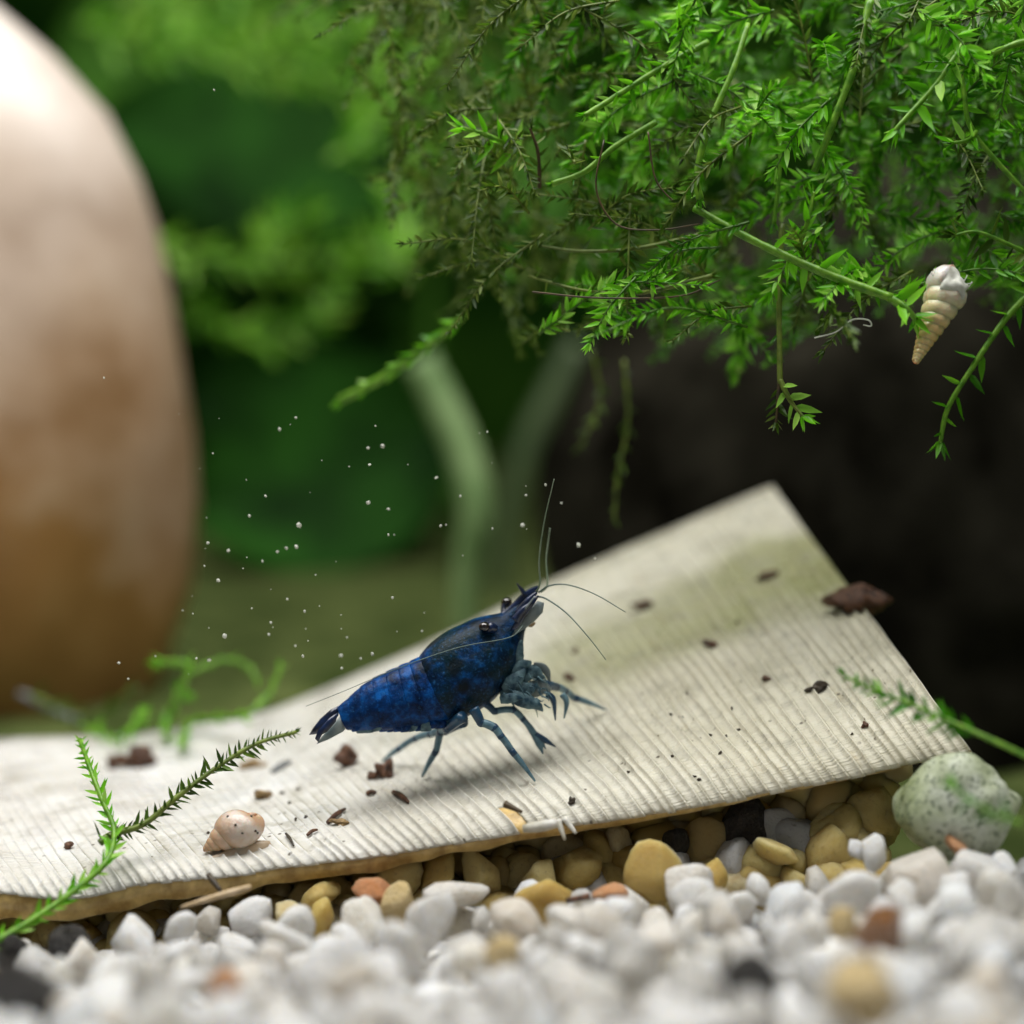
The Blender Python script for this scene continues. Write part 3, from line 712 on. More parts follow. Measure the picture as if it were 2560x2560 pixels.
# ------------------------------------------------------------------ shells
def spiral(apex, axis, H, R, rt, whorls, s0, start=0.0, seg=14, per=26, hand=1, bumps=0.0, el=1.05):
    axis = axis.normalized(); e1 = axis.cross(FWD).normalized(); e2 = axis.cross(e1)
    k = math.log(1 / s0) / (whorls * 2 * math.pi); n = int(whorls * per); V, F = [], []
    for i in range(n + 1):
        th = whorls * 2 * math.pi * i / n; s = s0 * math.exp(k * th); a = start + hand * th
        rad = e1 * math.cos(a) + e2 * math.sin(a); c = apex + axis * (H * s) + rad * (R * s)
        for q in range(seg):
            f = 2 * math.pi * q / seg; b = 1 + bumps * math.sin(th * 9)
            V.append(c + (rad * math.cos(f) * 1.0 + axis * math.sin(f) * el) * (rt * s * b))
    for i in range(n):
        for q in range(seg):
            q2 = (q + 1) % seg; F.append((i * seg + q, i * seg + q2, (i + 1) * seg + q2, (i + 1) * seg + q))
    F.append(tuple(range(seg))[::-1]); F.append(tuple(n * seg + q for q in range(seg)))
    return V, F
def banded(name, V, F, seg):
    me = mesh(name, V, F); a = me.attributes.new('suture', 'FLOAT', 'POINT')
    a.data.foreach_set('value', [abs(math.sin(2 * math.pi * (i % seg) / seg)) for i in range(len(V))]); return me
def shell_mat(name, stops, axis_p, axis_d, L, extra=0.0):
    m, nt, p, out = newmat(name); co = coords(nt)
    vm = nt.nodes.new('ShaderNodeVectorMath'); vm.operation = 'SUBTRACT'; nt.links.new(co, vm.inputs[0]); vm.inputs[1].default_value = axis_p * CM
    dp = nt.nodes.new('ShaderNodeVectorMath'); dp.operation = 'DOT_PRODUCT'; nt.links.new(vm.outputs[0], dp.inputs[0]); dp.inputs[1].default_value = axis_d.normalized() / (L * CM)
    f = math_(nt, 'ADD', dp.outputs['Value'], math_(nt, 'MULTIPLY', math_(nt, 'SUBTRACT', tnoise(nt, co, 400, 4), .5), .35))
    c = ramp(nt, f, stops); at_ = nt.nodes.new('ShaderNodeAttribute'); at_.attribute_name = 'suture'
    c = mixc(nt, ramp(nt, at_.outputs['Fac'], [(.55, 0), (.85, .75)]), c, (.42, .22, .09))
    c = mixc(nt, ramp(nt, tnoise(nt, co, 1200, 3), [(.5, 0), (.7, .4)]), c, (.50, .32, .16))
    nt.links.new(c, p.inputs['Base Color']); p.inputs['Roughness'].default_value = .2
    p.inputs['Subsurface Weight'].default_value = .35; p.inputs['Subsurface Scale'].default_value = .06 * CM
    p.inputs['Coat Weight'].default_value = .25
    bump(nt, p, tnoise(nt, co, 1300, 5, .65), .6, .00025); return m
# turret shell caught on the moss
ap = at(2272, 942, 14.45); ax = at(2385, 690, 14.55) - ap; L = ax.length
tm = shell_mat('turret_shell', [(0, (.80, .56, .26)), (.45, (.78, .55, .22)), (.72, (.80, .68, .42)), (.9, (.76, .72, .64)), (1, (.78, .77, .75))], ap, ax, L)
ts = empty('turret_shell', ap); tag(ts, 'slender pale orange spiral shell with a white end, hanging from the moss tip', 'shell')
obj('whorls', banded('whorls', *spiral(ap, ax, L * .92, L * .075, L * .14, 11, .16, 1.0, per=30, bumps=.03), 14), tm, ts)
V, F = lump(61, 4, .75, 2); obj('crust', mesh('crust', placed(V, at(2372, 722, 14.5), (.13, .12, .12)), F), M['speck'], ts)
for k in range(14):
    a = at(2350 + rm.uniform(-20, 60), 690 + rm.uniform(-10, 60), 14.45); b = a + RIGHT * rm.uniform(-.05, .14) + UP * rm.uniform(.02, .14)
    tube('fuzz', [a, a.lerp(b, .5) + RIGHT * rm.uniform(-.02, .02), b], [.006, .003], M['speck'], ts, n=4, seg=4)
# glassy little snail on the slab
sp = on_slab(575, 2120)
sd = project(sp)[2] - .04
ap = at(502, 2130, sd - .06); ax = at(664, 2024, sd + .06) - ap; L = ax.length
sm = shell_mat('snail_shell', [(0, (.50, .28, .14)), (.3, (.58, .40, .28)), (.6, (.62, .53, .46)), (1, (.60, .54, .47))], ap, ax, L)
sn = empty('snail', sp); tag(sn, 'tiny glassy pinkish snail with dark flecks, crawling near the slab edge', 'snail')
SV, SF = spiral(ap, ax, L * .62, L * .085, L * .235, 5.0, .10, 2.6, seg=24, per=40, el=1.25)
sh = obj('shell', banded('shell', SV, SF, 24), sm, sn)
tube('foot', [at(522, 2150, sd - .10), at(570, 2146, sd - .06), at(630, 2124, sd - .04), at(676, 2108, sd)], [.02, .07, .075, .02], simple('snail_flesh', (.62, .46, .30), (.74, .62, .48), 9, rough=.3, transl=.3), sn, n=16, seg=10, flat=.6)
ball('eye', at(534, 2158, sd - .16), .013, M['eye'], sn)
for (x, y) in [(562, 2033), (596, 2056), (614, 2092), (650, 2072), (640, 2032), (655, 2090)]:
    near = [q for q in SV if abs(project(q)[0] - x) < 12 and abs(project(q)[1] - y) < 12] or SV
    ball('fleck', min(near, key=lambda q: (project(q)[0] - x) ** 2 + (project(q)[1] - y) ** 2 if near is SV else project(q)[2]), .010, M['dark_dirt'], sh)

# ------------------------------------------------------------------ debris on the slab
DB = {}
def flake(px, py, wpx, hpx, mat, label, group=None, seed=1, cat='debris', name='debris'):
    u, v = slab_uv(px, py); p = slab(u, v); n = slab_n(u, v); d = project(p)[2]
    V, F = lump(seed, 3, 1.1, 2); s = (wpx * d / FPX, .6 * (wpx + hpx) / 2 * d / FPX, hpx * d / FPX)
    rr = random.Random(seed); R = Matrix.Rotation(rr.uniform(-.4, .4), 3, 'Y')
    c = p + n * (s[2] * .75)
    return tag(obj(name, mesh(name, placed(V, c, s, R), F), M[mat]), label, cat, group)
def twig(p0, p1, rpx, mat, label, group=None, name='twig', lift=.02):
    a = on_slab(*p0, lift); b = on_slab(*p1, lift); rad = rpx * project(a)[2] / FPX
    m_ = a.lerp(b, .5) + Vector((0, 0, .012))
    return tag(tube(name, [a, m_, b], [rad * .8, rad, rad * .9, rad * .6], M[mat], None, n=8, seg=7), label, 'twig', group)
o = empty('debris', on_slab(330, 1925)); tag(o, 'two-lobed brown crumb lying on the slab behind the moss sprig', 'debris')
for k, (x, y, a, b) in enumerate([(288, 1922, 20, 24), (350, 1918, 38, 32)]):
    q = flake(x, y, a, b, 'debris', None, seed=20 + k, name='lobe'); del q['category']; q.parent = o; q.matrix_parent_inverse = Matrix.Translation(-o.location)
flake(878, 1912, 26, 24, 'debris', 'reddish brown crumb under the blue shrimp, nearer its tail', seed=31)
flake(968, 1942, 26, 24, 'debris', 'dark brown crumb under the shrimp, beside its hind foot', seed=32)
flake(935, 1948, 14, 12, 'debris', 'small brown bit touching the dark crumb by the hind foot', seed=33)
flake(2148, 1520, 66, 32, 'debris', 'largest reddish brown flake, near the edge of the raised slab end', seed=34)
flake(655, 1997, 24, 13, 'debris_tan', 'caramel brown bean-shaped bit just above the snail', seed=35)
flake(625, 1920, 30, 12, 'debris_tan', 'pale orange bit on the slab beside the dark moss branch', seed=36)
flake(172, 2122, 11, 11, 'debris', 'single small brown bit on the bare low end of the slab', seed=37)
flake(857, 2062, 22, 9, 'debris_tan', 'orange brown bit next to the twigs right of the snail', seed=38)
flake(2048, 1726, 30, 12, 'dark_dirt', 'grey brown seed-like bit on the ribs below the largest flake', seed=39)
flake(1430, 2008, 9, 10, 'dark_dirt', 'black dot of dirt beside the broken notch in the slab edge', seed=40)
for k, (x, y, a, b) in enumerate([(1607, 1521, 28, 12), (1920, 1446, 24, 10), (1785, 1617, 24, 8), (1917, 1702, 13, 7), (1428, 1700, 16, 8), (1442, 1632, 8, 7), (2164, 1817, 10, 8)]):
    flake(x, y, a, b, 'debris', 'small brown dash of dirt on the ribbed slab right of the shrimp', 'dirt dashes on the slab', seed=50 + k)
dots = [(1677, 1790), (1703, 1795), (1601, 1738), (1830, 1775), (1867, 1857), (1802, 1885), (1683, 1893), (1572, 1932), (1748, 1950), (1735, 1943), (1776, 1840), (1846, 1826), (1815, 1842), (2130, 1836),
        (740, 2052), (724, 2010), (765, 2045), (925, 2042), (520, 2085), (705, 1985), (745, 1975), (1720, 1737), (1845, 1560)]
for k, (x, y) in enumerate(dots):
    flake(x, y, rm.uniform(3, 6), rm.uniform(3, 5), 'dark_dirt', 'tiny dark speck of dirt stuck on the slab', 'dirt specks on the slab', seed=70 + k, name='dirt_speck', cat='dirt')
TG = 'short brown twigs by the shrimp'
twig((820, 2062), (864, 2028), 6.5, 'debris', 'straight dark brown twig slanting up beside the orange bit')
twig((918, 1990), (942, 1987), 6.5, 'debris', 'stubby brown twig lying level below the shrimp')
twig((985, 1986), (1024, 2012), 7.5, 'debris', 'blunt brown twig pointing down toward the slab edge')
twig((769, 2094), (794, 2080), 5, 'debris', 'thin short brown twig between snail and straight twig')
twig((716, 2090), (735, 2120), 4, 'dark_dirt', 'hair-thin dark twig close to the right of the snail')
twig((682, 1934), (728, 1908), 8, 'grey_stick', 'slim grey stick on the slab behind the shrimp tail')
tag(tube('twig', [at(520, 2186, 14.05), at(535, 2205, 14.0), at(552, 2228, 13.95)], [.02, .024, .016], M['dark_dirt'], None, n=6, seg=6), 'dark splinter leaning under the slab edge near the snail', 'twig')
tag(tube('straw', [at(452, 2268, 13.8), at(540, 2242, 13.8), at(628, 2216, 13.85)], [.010, .022, .026, .02], M['straw'], None, n=10, seg=6), 'pale straw lying under the slab edge', 'straw')
tag(tube('twig', [at(1415, 2252, 13.75), at(1475, 2240, 13.75)], [.02, .024], M['debris'], None, n=4, seg=6), 'dark red twig wedged between white grains', 'twig')

# ------------------------------------------------------------------ moss
LEAFV = np.array([1, .88, 1.2]) * np.array([(0, 0, 0), (.22, .13, .05), (.22, 0, 0), (.22, -.13, .05), (.55, .12, .07), (.55, 0, .03), (.55, -.12, .07), (.8, .055, .09), (.8, -.055, .09), (1, 0, .13)])
LEAFF = [(0, 2, 1), (0, 3, 2), (1, 2, 5, 4), (2, 3, 6, 5), (4, 5, 7), (5, 8, 7), (5, 6, 8), (7, 8, 9)]
def leaf_mesh(mat):
    me = bpy.data.meshes.new('leaf'); me.from_pydata([tuple(v) for v in LEAFV], [], LEAFF)
    me.polygons.foreach_set('use_smooth', [True] * len(me.polygons)); me.materials.append(mat); return me
LM = {k: leaf_mesh(M[k]) for k in ('moss', 'moss_bright', 'moss_olive', 'moss_dark', 'moss_far')}
def frame(t, side):
    t = t.normalized(); s = (side - t * side.dot(t)).normalized(); return Matrix((t, s, t.cross(s))).transposed()
def leaf_frames(pts, length, step, rr, ang=52, flatness=.6, t0=.0, tip=True, taper=.55):
    """where the leaves of a strand sit: (position, 3x3 frame, size)"""
    out = []; acc = 0; side = 1; n = len(pts); tot = sum((pts[i + 1] - pts[i]).length for i in range(n - 1)); run = 0
    plane = (FWD + Vector((rr.gauss(0, .22), rr.gauss(0, .22), rr.gauss(0, .22)))).normalized()
    for i in range(n - 1):
        seg = (pts[i + 1] - pts[i]); L = seg.length; t = seg.normalized(); acc += L; run += L
        while acc > step:
            acc -= step; f = run / tot
            if f < t0: continue
            s = t.cross(plane).normalized() * side; side = -side
            s = (s + plane * rr.gauss(0, flatness)).normalized(); a = math.radians(ang + rr.gauss(0, 12))
            dr = t * math.cos(a) + s * math.sin(a)
            out.append((pts[i].lerp(pts[i + 1], rr.random()), frame(dr, plane + Vector((rr.gauss(0, .35), rr.gauss(0, .35), rr.gauss(0, .35)))) @ Matrix.Rotation(1.57 + rr.gauss(0, .5), 3, 'X'), length * rr.uniform(.7, 1.15) * (1 - taper * max(0, f - .75) / .25)))
    if tip:
        t = (pts[-1] - pts[-2]).normalized()
        for k in range(5):
            s = Vector((rr.gauss(0, 1), rr.gauss(0, 1), rr.gauss(0, 1))).normalized(); dr = (t * 1.4 + s * .7).normalized()
            out.append((pts[-1] - t * length * .15, frame(dr, s.cross(t)), length * rr.uniform(.55, .85)))
    return out
class Foliage:
    """collects many leaves / stems into one part"""
    def __init__(s): s.M = []; s.sv = []; s.sf = []
    def leaves(s, fr): s.M += fr
    def stem(s, pts, rads, seg=5):
        V_, F_ = tube_data(pts, rads, seg); b = len(s.sv); s.sv += V_; s.sf += [tuple(b + k for k in f) for f in F_]
    def build(s, name, mat, parent):
        n = len(s.M)
        P = np.array([list(m[0]) for m in s.M]); R = np.array([[list(r_) for r_ in m[1]] for m in s.M]); S = np.array([m[2] for m in s.M])
        W = LEAFV * np.array([1, 1, 1]); vs = np.einsum('nij,kj->nki', R, W) * S[:, None, None] + P[:, None, :]
        vs = vs.reshape(-1, 3) * CM; k = len(LEAFV); fs = [tuple(i * k + q for q in f) for i in range(n) for f in LEAFF]
        me = bpy.data.meshes.new(name); me.from_pydata(vs.tolist(), [], fs); me.polygons.foreach_set('use_smooth', [True] * len(me.polygons)); me.update()
        o = obj(name, me, mat, parent); o['kind'] = 'stuff'; return o
    def build_stems(s, name, mat, parent):
        o = obj(name, mesh(name, s.sv, s.sf), mat, parent); o['kind'] = 'stuff'; return o
def hero_strand(parent, ctrl, r0, r1, length, step, lm, sm_, rr, t0=0, ang=52, flatness=.5, n=30, tip=True, widen=1.0):
    """a strand one can pick out: its stem is a part, each leaf a sub-part"""
    pts = catmull(ctrl, n); rads = [r0 + (r1 - r0) * i / n for i in range(n + 1)]
    st = obj('stem', mesh('stem', *tube_data(pts, [q * (1 + .18 * n3(p, 9)) for q, p in zip(rads, pts)], 7)), M[sm_], parent)
    for (p, R, s) in leaf_frames(pts, length, step, rr, ang, flatness, t0, tip):
        lf = bpy.data.objects.new('leaf', LM[lm]); COL.objects.link(lf); lf.parent = st
        lf.matrix_local = Matrix.Translation((p * CM)) @ (R @ Matrix.Diagonal((s * CM, s * CM * widen, s * CM))).to_4x4()
    return st
rr = random.Random(21)
clump = empty('moss_clump', at(1900, 500, 15.5)); tag(clump, 'large hanging clump of feathery green moss above the slab', 'moss')
CL = clump
# ---- strands that stand out
hero_strand(CL, [at(1735, 520, 14.75), at(1900, 610, 14.6), at(2080, 690, 14.5), at(2230, 745, 14.45)], .030, .038, .26, .10, 'moss_bright', 'stem', rr, t0=.38, ang=62, widen=1.1)
hero_strand(CL, [at(2225, 745, 14.45), at(2265, 770, 14.4), at(2290, 800, 14.4)], .035, .02, .26, .045, 'moss_bright', 'stem', rr, ang=60, widen=1.3)
hero_strand(CL, [at(1870, 60, 14.9), at(1830, 180, 14.75), at(1770, 320, 14.7), at(1742, 440, 14.7), at(1750, 500, 14.7)], .024, .030, .15, .30, 'moss_bright', 'stem', rr, t0=.7)
hero_strand(CL, [at(2175, 0, 14.8), at(2140, 150, 14.7), at(2085, 300, 14.7), at(2035, 430, 14.8)], .034, .028, .15, .9, 'moss', 'stem', rr, tip=False)
hero_strand(CL, [at(2620, 690, 14.9), at(2520, 790, 14.9), at(2430, 920, 14.9), at(2370, 1020, 14.9), at(2350, 1110, 14.9)], .028, .018, .24, .11, 'moss', 'stem', rr, ang=65, flatness=.3)
hero_strand(CL, [at(1955, 560, 15.0), at(1948, 760, 14.9), at(1950, 960, 14.8)], .022, .022, .16, .45, 'moss', 'stem_olive', rr, tip=False)
hero_strand(CL, [at(1950, 950, 14.8), at(1975, 1000, 14.75), at(2010, 1045, 14.7)], .024, .012, .22, .05, 'moss_bright', 'stem_olive', rr, widen=1.2)
hero_strand(CL, [at(1950, 950, 14.8), at(1945, 1000, 14.8), at(1940, 1060, 14.8)], .02, .008, .16, .035, 'moss_olive', 'stem_brown', rr)
hero_strand(CL, [at(1770, 105, 15.0), at(1660, 165, 14.9), at(1540, 240, 14.8), at(1460, 290, 14.7)], .026, .022, .17, .045, 'moss_bright', 'stem', rr)
hero_strand(CL, [at(1640, 305, 14.9), at(1540, 365, 14.85), at(1460, 430, 14.85), at(1380, 460, 14.9)], .026, .024, .13, .09, 'moss', 'stem', rr)
hero_strand(CL, [at(1330, 610, 15.2), at(1450, 628, 15.1), at(1600, 620, 15.0), at(1760, 585, 15.0)], .008, .024, .15, .09, 'moss_olive', 'stem_olive', rr, flatness=1)
hero_strand(CL, [at(1320, 690, 15.2), at(1460, 726, 15.0), at(1600, 732, 14.95), at(1780, 690, 14.95)], .008, .022, .15, .08, 'moss_olive', 'stem_olive', rr, flatness=1)
hero_strand(CL, [at(1310, 395, 15.3), at(1260, 360, 15.1), at(1210, 335, 15.0), at(1150, 320, 14.9)], .024, .02, .28, .055, 'moss_bright', 'stem', rr, widen=.9)
hero_strand(CL, [at(1350, 470, 15.1), at(1345, 380, 15.0), at(1325, 320, 14.95)], .018, .012, .16, .06, 'moss_olive', 'stem_brown', rr)
hero_strand(CL, [at(2600, 100, 14.6), at(2540, 110, 14.5), at(2480, 135, 14.5)], .034, .024, .2, .08, 'moss_bright', 'stem', rr)
hero_strand(CL, [at(2450, 30, 14.8), at(2400, 120, 14.7), at(2340, 210, 14.6), at(2260, 300, 14.5), at(2235, 330, 14.5)], .02, .02, .26, .12, 'moss_bright', 'stem', rr, t0=.35, widen=1.15)
hero_strand(CL, [at(2390, 60, 14.9), at(2410, 230, 14.8), at(2440, 340, 14.8), at(2600, 520, 14.8)], .02, .02, .2, .24, 'moss', 'stem', rr)
hero_strand(CL, [at(2440, 330, 14.75), at(2420, 350, 14.6), at(2380, 358, 14.55)], .02, .014, .22, .06, 'moss_bright', 'stem', rr, widen=1.2)
hero_strand(CL, [at(2000, 610, 14.8), at(2020, 550, 14.7), at(2035, 480, 14.7)], .02, .016, .22, .06, 'moss_bright', 'stem', rr)
hero_strand(CL, [at(2620, 660, 14.9), at(2520, 610, 14.8), at(2440, 580, 14.75), at(2380, 590, 14.7)], .02, .012, .26, .07, 'moss_olive', 'stem', rr, ang=70)
hero_strand(CL, [at(1945, 200, 15.2), at(1950, 400, 15.0), at(1935, 560, 15.0)], .018, .018, .15, .3, 'moss', 'stem', rr)
# the one sharper sprig at the left margin of the clump
hero_strand(CL, [at(1160, 790, 16.4), at(1090, 850, 16.6), at(1020, 900, 16.8), at(930, 960, 17.0), at(850, 1000, 17.2)], .03, .045, .17, .06, 'moss_bright', 'stem', rr, ang=24, widen=1.5)
# dark threads
for pts in ([(1510, 350), (1490, 470), (1540, 560), (1640, 575), (1750, 560)], [(1620, 330), (1640, 450), (1700, 520)], [(1330, 730), (1500, 745), (1700, 740), (1800, 700)]):
    tube('thread', [at(x, y, 14.7) for x, y in pts], [.008, .008, .006], M['stem_brown'], CL, n=24, seg=5)
tag(tube('thread', [at(2036, 845, 14.5), at(2090, 830, 14.5), at(2130, 800, 14.5), at(2170, 800, 14.5), at(2178, 815, 14.5), at(2158, 812, 14.5)], [.006, .007, .005], M['speck'], None, n=30, seg=5), 'fine pale curly thread dangling left of the turret shell', 'thread')
# ---- the mass of the clump
BX = [820, 900, 1000, 1150, 1400, 1600, 1900, 2150, 2300, 2560, 2900]; BY = [120, 420, 720, 860, 910, 910, 900, 880, 800, 780, 780]
green, olive, dark = Foliage(), Foliage(), Foliage(); st_g, st_o = Foliage(), Foliage()
bright = Foliage()
for k in range(560):
    px = rr.uniform(950, 2850); lim = float(np.interp(px, BX, BY)); py = rr.uniform(-170, max(-80, lim - 60))
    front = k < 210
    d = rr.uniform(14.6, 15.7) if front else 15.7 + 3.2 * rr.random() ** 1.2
    if px < 1350: d += .4
    if px < 1200: d += .9
    L = rr.uniform(.6, 1.7)
    dv = Vector((rr.gauss(-.25, .75), rr.gauss(-.15, .45), rr.gauss(-.40, .55))).normalized(); a = at(px, py, d)
    b = a + dv * L * .5; c = b + (dv + Vector((0, 0, -.5))).normalized() * L * .5
    e = project(c)
    if e[1] > float(np.interp(e[0], BX, BY)) + rr.uniform(-40, 40): continue
    pts = catmull([a, b, c], 14); x = e[0] + rr.gauss(0, 120)
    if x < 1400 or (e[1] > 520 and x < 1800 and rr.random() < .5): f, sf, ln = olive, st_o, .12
    elif rr.random() < (.45 if front else .12): f, sf, ln = bright, st_g, rr.choice((.13, .16, .2))  # brighter leaf colour chosen more often in front, painting lit strands
    elif rr.random() < .25: f, sf, ln = dark, st_o, .15
    else: f, sf, ln = green, st_g, rr.choice((.11, .13, .16))
    f.leaves(leaf_frames(pts, ln, .021, rr, 44, .65)); sf.stem(pts, [.012 - .007 * i / 14 for i in range(15)], 5)
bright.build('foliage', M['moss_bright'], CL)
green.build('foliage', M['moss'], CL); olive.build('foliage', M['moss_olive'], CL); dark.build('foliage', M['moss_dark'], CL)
st_g.build_stems('stems', M['stem_green'], CL); st_o.build_stems('stems', M['stem_olive'], CL)

# ---- sprig lying over the low end of the slab
sprig = empty('moss_sprig', on_slab(280, 2090)); tag(sprig, 'forked moss sprig draped over the low end of the slab, one branch dark', 'moss')
def osl(x, y, l=.06): return on_slab(x, y, l)
hero_strand(sprig, [at(-40, 2370, 13.5), at(80, 2300, 13.7), at(200, 2215, 13.95), at(268, 2150, 14.1), at(285, 2075, 14.35), at(255, 2000, 14.5), at(225, 1920, 14.7), at(200, 1850, 15.1)], .026, .018, .14, .030, 'moss_bright', 'stem', rr, ang=42, flatness=.6, n=90, widen=1.0)
hero_strand(sprig, [at(280, 2085, 14.38), at(360, 2060, 14.45), at(440, 1995, 14.55), at(540, 1920, 14.7), at(640, 1860, 14.85), at(740, 1830, 15.0)], .026, .016, .125, .020, 'moss_dark', 'stem_olive', rr, ang=60, flatness=.6, n=90, widen=.95)
hero_strand(sprig, [at(250, 2108, 14.3), at(270, 2092, 14.34), at(300, 2080, 14.4)], .03, .03, .16, .03, 'moss_dark', 'stem_olive', rr, ang=70, flatness=1.2)
# ---- softer sprigs behind it
def soft_sprig(name, ctrl, r0, leaf, step, lm, sm_, label, group=None, seed=1, t0=0, kind='moss', ang=50, tip=True):
    q = random.Random(seed); e = empty(name, ctrl[0]); tag(e, label, kind, group); pts = catmull(ctrl, 26)
    obj('stem', mesh('stem', *tube_data(pts, [.55 * r0 * (1 - .35 * i / 26) for i in range(27)], 7)), M[sm_], e)
    f = Foliage(); f.leaves(leaf_frames(pts, leaf, step, q, ang, .7, t0, tip)); f.build('foliage', M[lm], e); return e
soft_sprig('moss_sprig', [osl(420, 1870, .1), on_slab(430, 1800, .1), at(455, 1720, 18.2), at(470, 1660, 18.1), at(400, 1655, 18.2)], .07, .22, .06, 'moss_bright', 'stem', 'bright upright moss sprig at the back of the slab by the brown crumb', seed=2, ang=35)
soft_sprig('moss_sprig', [osl(460, 1895, .1), osl(480, 1830, .1), at(600, 1790, 17.8), at(670, 1740, 17.9), at(700, 1670, 18.0)], .06, .16, .08, 'moss_bright', 'stem', 'arching moss sprig rising toward the shrimp tail', seed=3, ang=30)
soft_sprig('moss_sprig', [at(480, 1680, 18.4), at(560, 1650, 18.5), at(620, 1665, 18.5), at(640, 1700, 18.4)], .05, .15, .08, 'moss_far', 'stem', 'small looping moss tip behind the arching sprig', seed=4, ang=30)
soft_sprig('moss_sprig', [osl(205, 1850, .15), osl(250, 1858, .12), osl(300, 1872, .1), osl(350, 1835, .12), at(360, 1770, 18)], .035, .16, .06, 'moss_bright', 'stem', 'short green moss sprig bridging the forked sprig and the brown crumb', seed=5)
soft_sprig('moss_sprig', [at(80, 1740, 19.6), at(180, 1780, 19.4), at(250, 1790, 19.3), at(330, 1720, 19.2)], .05, .2, .05, 'moss_dark', 'stem_olive', 'dull dark moss sprig at the foot of the tan stone', seed=6)
soft_sprig('moss_sprig', [at(2640, 1925, 13.0), at(2480, 1850, 13.1), at(2300, 1770, 13.3), at(2200, 1730, 13.35), at(2110, 1690, 13.4)], .035, .17, .024, 'moss', 'stem', 'thin moss sprig reaching over the raised corner of the slab', seed=7, t0=.4)
soft_sprig('moss_sprig', [at(2560, 2060, 12.2), at(2480, 2030, 12.25), at(2400, 1985, 12.3), at(2375, 1950, 12.4)], .03, .15, .055, 'moss', 'stem', 'loose moss tip hanging in front of the green pebble', seed=8)
# ---- far moss, upper left
far = [([(200, 60), (330, 100), (520, 130), (700, 160), (900, 210)], .08, 23), ([(330, -40), (480, 60), (640, 90)], .07, 24), ([(560, -60), (700, 40), (860, 60), (960, 20)], .07, 24), ([(1000, 300), (940, 160), (980, 20)], .08, 22),
       ([(880, 260), (930, 190), (1000, 110), (1100, 40)], .07, 22), ([(380, 600), (520, 640), (680, 660), (860, 640)], .07, 21), ([(650, 640), (680, 590), (720, 560), (790, 540)], .06, 21), ([(450, 760), (540, 810), (680, 840), (800, 790), (860, 700)], .07, 21.5),
       ([(1020, 660), (1030, 560), (990, 460), (1060, 380)], .09, 20), ([(820, 400), (900, 350), (960, 280), (1040, 260)], .06, 20.5), ([(760, 100), (790, 170), (830, 200)], .07, 23.5), ([(1040, 700), (960, 640), (900, 600)], .06, 20),
       ([(640, 20), (600, 120), (700, 200)], .06, 24), ([(1160, 180), (1080, 230), (1010, 330)], .06, 19.5), ([(1180, 40), (1120, 120), (1060, 150)], .06, 20), ([(300, 20), (420, 20), (560, -20)], .06, 25)]
FL = ['blurred bright moss strand above the broad dark leaf near the tan stone', 'blurred moss strand stretching from the tan stone below the broad dark leaf', 'blurred bright moss strand along the left margin of the moss clump']
FG = ['far moss above the dark leaf', 'far moss below the dark leaf', 'far moss by the clump']
for k, (pts, rad, d) in enumerate(far):
    soft_sprig('moss_sprig', [at(x, y, (d + .15 * i) * 1.25) for i, (x, y) in enumerate(pts)], rad * 1.3, .62, .075, 'moss_far', 'stem', FL[0 if max(p[1] for p in pts) < 240 else 1 if pts[0][0] < 700 else 2], FG[0 if max(p[1] for p in pts) < 240 else 1 if pts[0][0] < 700 else 2], seed=30 + k)
# ---- broad dark leaves and stems of the plants behind
def broad_leaf(parent, base, tip, width, mat, cup=.25, roll=0.0):
    t = tip - base; L = t.length; t.normalize(); s = t.cross(FWD).normalized(); n = t.cross(s)
    s, n = s * math.cos(roll) + n * math.sin(roll), n * math.cos(roll) - s * math.sin(roll)
    V, F = [], []; nl, nw = 16, 8
    for side in (1, -1):
        for i in range(nl + 1):
            f = i / nl; w = width * (math.sin(math.pi * min(1, f * .96 + .02)) ** .7)
            for j in range(nw + 1):
                g = -1 + 2 * j / nw
                V.append(base + t * (L * f) + s * (w * g) + n * (cup * abs(g) ** 1.5 * width - .5 * cup * width * math.sin(math.pi * f) + side * .015 + .05 * n3((f * 6, g * 2, 3))))
    W = nw + 1; T = (nl + 1) * W
    for i in range(nl):
        for j in range(nw):
            a = i * W + j; F.append((a, a + 1, a + W + 1, a + W)); F.append((T + a, T + a + W, T + a + W + 1, T + a + 1))
    lf = obj('leaf', mesh('leaf', V, F), mat, parent)
    tube('midrib', [base, base.lerp(tip, .5) - n * (.5 * cup * width) , tip], [.07, .05, .015], mat, lf, n=10, seg=6)
    return lf
pl = empty('broad_leaved_plant', at(1000, 1480, 37)); tag(pl, 'blurred plant with broad dark green leaves behind the shrimp', 'plant')
for (bx0, by0, tx, ty, d, w, mt, ro) in [(1080, 420, 260, 330, 28, 1.5, 'leaf_dark', .3), (1150, 1050, 480, 1300, 27, 1.5, 'leaf_dark', .2), (1000, 860, 420, 980, 29, 1.3, 'leaf_dark', -.4), (1050, 700, 560, 700, 30, 1.2, 'leaf_mid', .5),
                                         (1350, 600, 1100, 60, 27, 1.2, 'leaf_mid', .6), (700, 60, 150, 200, 30, 1.5, 'leaf_mid', .2), (1100, 1150, 800, 1420, 28, .9, 'leaf_dark', .5), (900, 300, 400, 20, 31, 1.6, 'leaf_mid', .3)]:
    d *= 1.3; broad_leaf(pl, at(bx0, by0, d), at(tx, ty, d - .6), w * 1.35, M[mt], roll=ro)
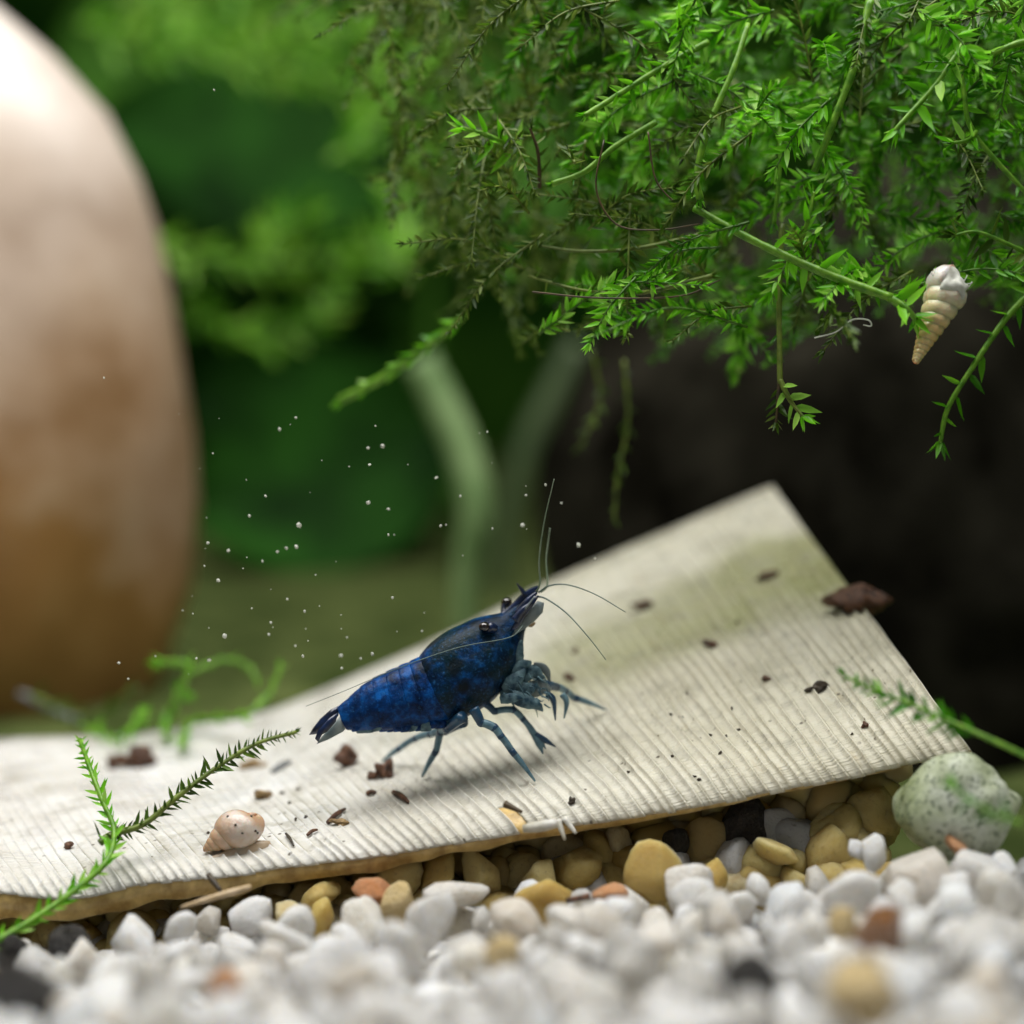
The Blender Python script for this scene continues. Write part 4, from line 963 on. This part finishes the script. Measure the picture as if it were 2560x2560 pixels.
for (x0, y0, x1, y1) in [(1130, 1500, 1100, 1050), (1010, 1480, 1080, 420)]:
    tube('stalk', [at(x0, y0, 37), at((x0 + x1) / 2 + 30, (y0 + y1) / 2, 37), at(x1, y1, 37)], [.2, .16, .12], M['leaf_mid'], pl, n=12)
ps = tube('plant_stem', [at(1050, 900, 26), at(1110, 1020, 26), at(1165, 1150, 26), at(1190, 1280, 26), at(1170, 1420, 26.2), at(1160, 1600, 26.4)], [.24, .26, .26, .22, .18], M['pale_stem'], None, n=20, seg=10)
tag(ps, 'thick pale green bent plant stem behind the shrimp head', 'stem')
ps = tube('plant_stem', [at(1450, 860, 32), at(1380, 1000, 32), at(1320, 1120, 32), at(1270, 1300, 32), at(1240, 1500, 32)], [.28, .28, .24, .2], M['dull_stem'], None, n=20, seg=10)
tag(ps, 'dull grey green stem leaning in from behind the moss clump', 'stem')
tag(tube('plant_stem', [at(1448, 1215, 26), at(1436, 1340, 26), at(1424, 1500, 26)], [.03, .10, .10], M['pale_stem'], None, n=10, seg=8), 'short pale stalk end standing right behind the antennae', 'stem')
tag(tube('twig', [at(50, 1735, 20.5), at(120, 1765, 20.2), at(200, 1805, 20)], [.04, .06, .03], M['grey_stick'], None, n=8, seg=7), 'blurred pale stick at the foot of the tan stone', 'twig')
soft_sprig('moss_sprig', [at(1560, 900, 17.5), at(1570, 1050, 17.4), at(1545, 1180, 17.3), at(1535, 1300, 17.2)], .03, .15, .09, 'moss_dark', 'stem_olive', 'dull olive moss strand hanging in the dark gap above the slab', seed=90)
soft_sprig('moss_sprig', [at(1480, 880, 18), at(1500, 1000, 18), at(1450, 1120, 18)], .03, .16, .10, 'moss_dark', 'stem_olive', 'short olive moss strand hanging beside the antennae tips', seed=91)

# ------------------------------------------------------------------ specks drifting in the water
SP = [(597, 253, 7), (524, 304, 9), (913, 386, 10), (977, 378, 11), (920, 460, 8), (463, 597, 7), (393, 684, 7), (612, 725, 14), (915, 626, 12), (1002, 654, 9), (210, 803, 8), (301, 837, 9), (555, 826, 10), (598, 820, 11), (515, 842, 9), (450, 884, 6), (256, 967, 10),
      (195, 904, 6), (365, 915, 5), (558, 1050, 7), (635, 1103, 8), (486, 1152, 7), (478, 1205, 7), (284, 1212, 13), (216, 1318, 10), (595, 1255, 6), (627, 1300, 8), (795, 1297, 11), (882, 1310, 7), (932, 1290, 9), (821, 1218, 6), (797, 1353, 8), (1020, 1043, 8), (1150, 1190, 7),
      (1213, 517, 9), (1318, 598, 8), (1232, 728, 7), (1003, 767, 7), (1592, 725, 12), (1838, 812, 12), (1762, 628, 8), (1693, 548, 8), (1607, 594, 6), (1437, 315, 6), (1910, 870, 7), (946, 290, 5), (830, 468, 5), (232, 410, 6), (1460, 740, 6), (-20, 1300, 6), (100, 1100, 5), (640, 1180, 5), (700, 1080, 4), (403, 1090, 5), (160, 1310, 8), (-180, 1330, 7), (-140, 1400, 6)]
pts = [(400 + x / 1.756, 900 + y / 1.756, s) for x, y, s in SP] + [(1126, 1742, 8), (1132, 1779, 9), (1153, 1640, 7), (985, 1680, 7), (1193, 1738, 7), (260, 945, 6), (535, 225, 6)]  # first appended points draw white glints on the shrimp as specks
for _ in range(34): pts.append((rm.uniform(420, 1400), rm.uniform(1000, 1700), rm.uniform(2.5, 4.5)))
sm_mesh = []
for s in range(4):
    V, F = lump(400 + s, 1, .5, 2); me = bpy.data.meshes.new('speck'); me.from_pydata([tuple(v) for v in V], [], F); me.materials.append(M['speck']); sm_mesh.append(me)
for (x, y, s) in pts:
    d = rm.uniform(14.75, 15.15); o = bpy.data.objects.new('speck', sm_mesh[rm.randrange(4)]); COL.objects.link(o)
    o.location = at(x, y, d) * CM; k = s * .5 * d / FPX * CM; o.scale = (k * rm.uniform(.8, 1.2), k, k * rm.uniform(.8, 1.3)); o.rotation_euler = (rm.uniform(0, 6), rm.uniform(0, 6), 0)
    tag(o, 'tiny pale speck drifting in the water around the shrimp, a few painting its glints', 'speck', 'specks drifting in the water')
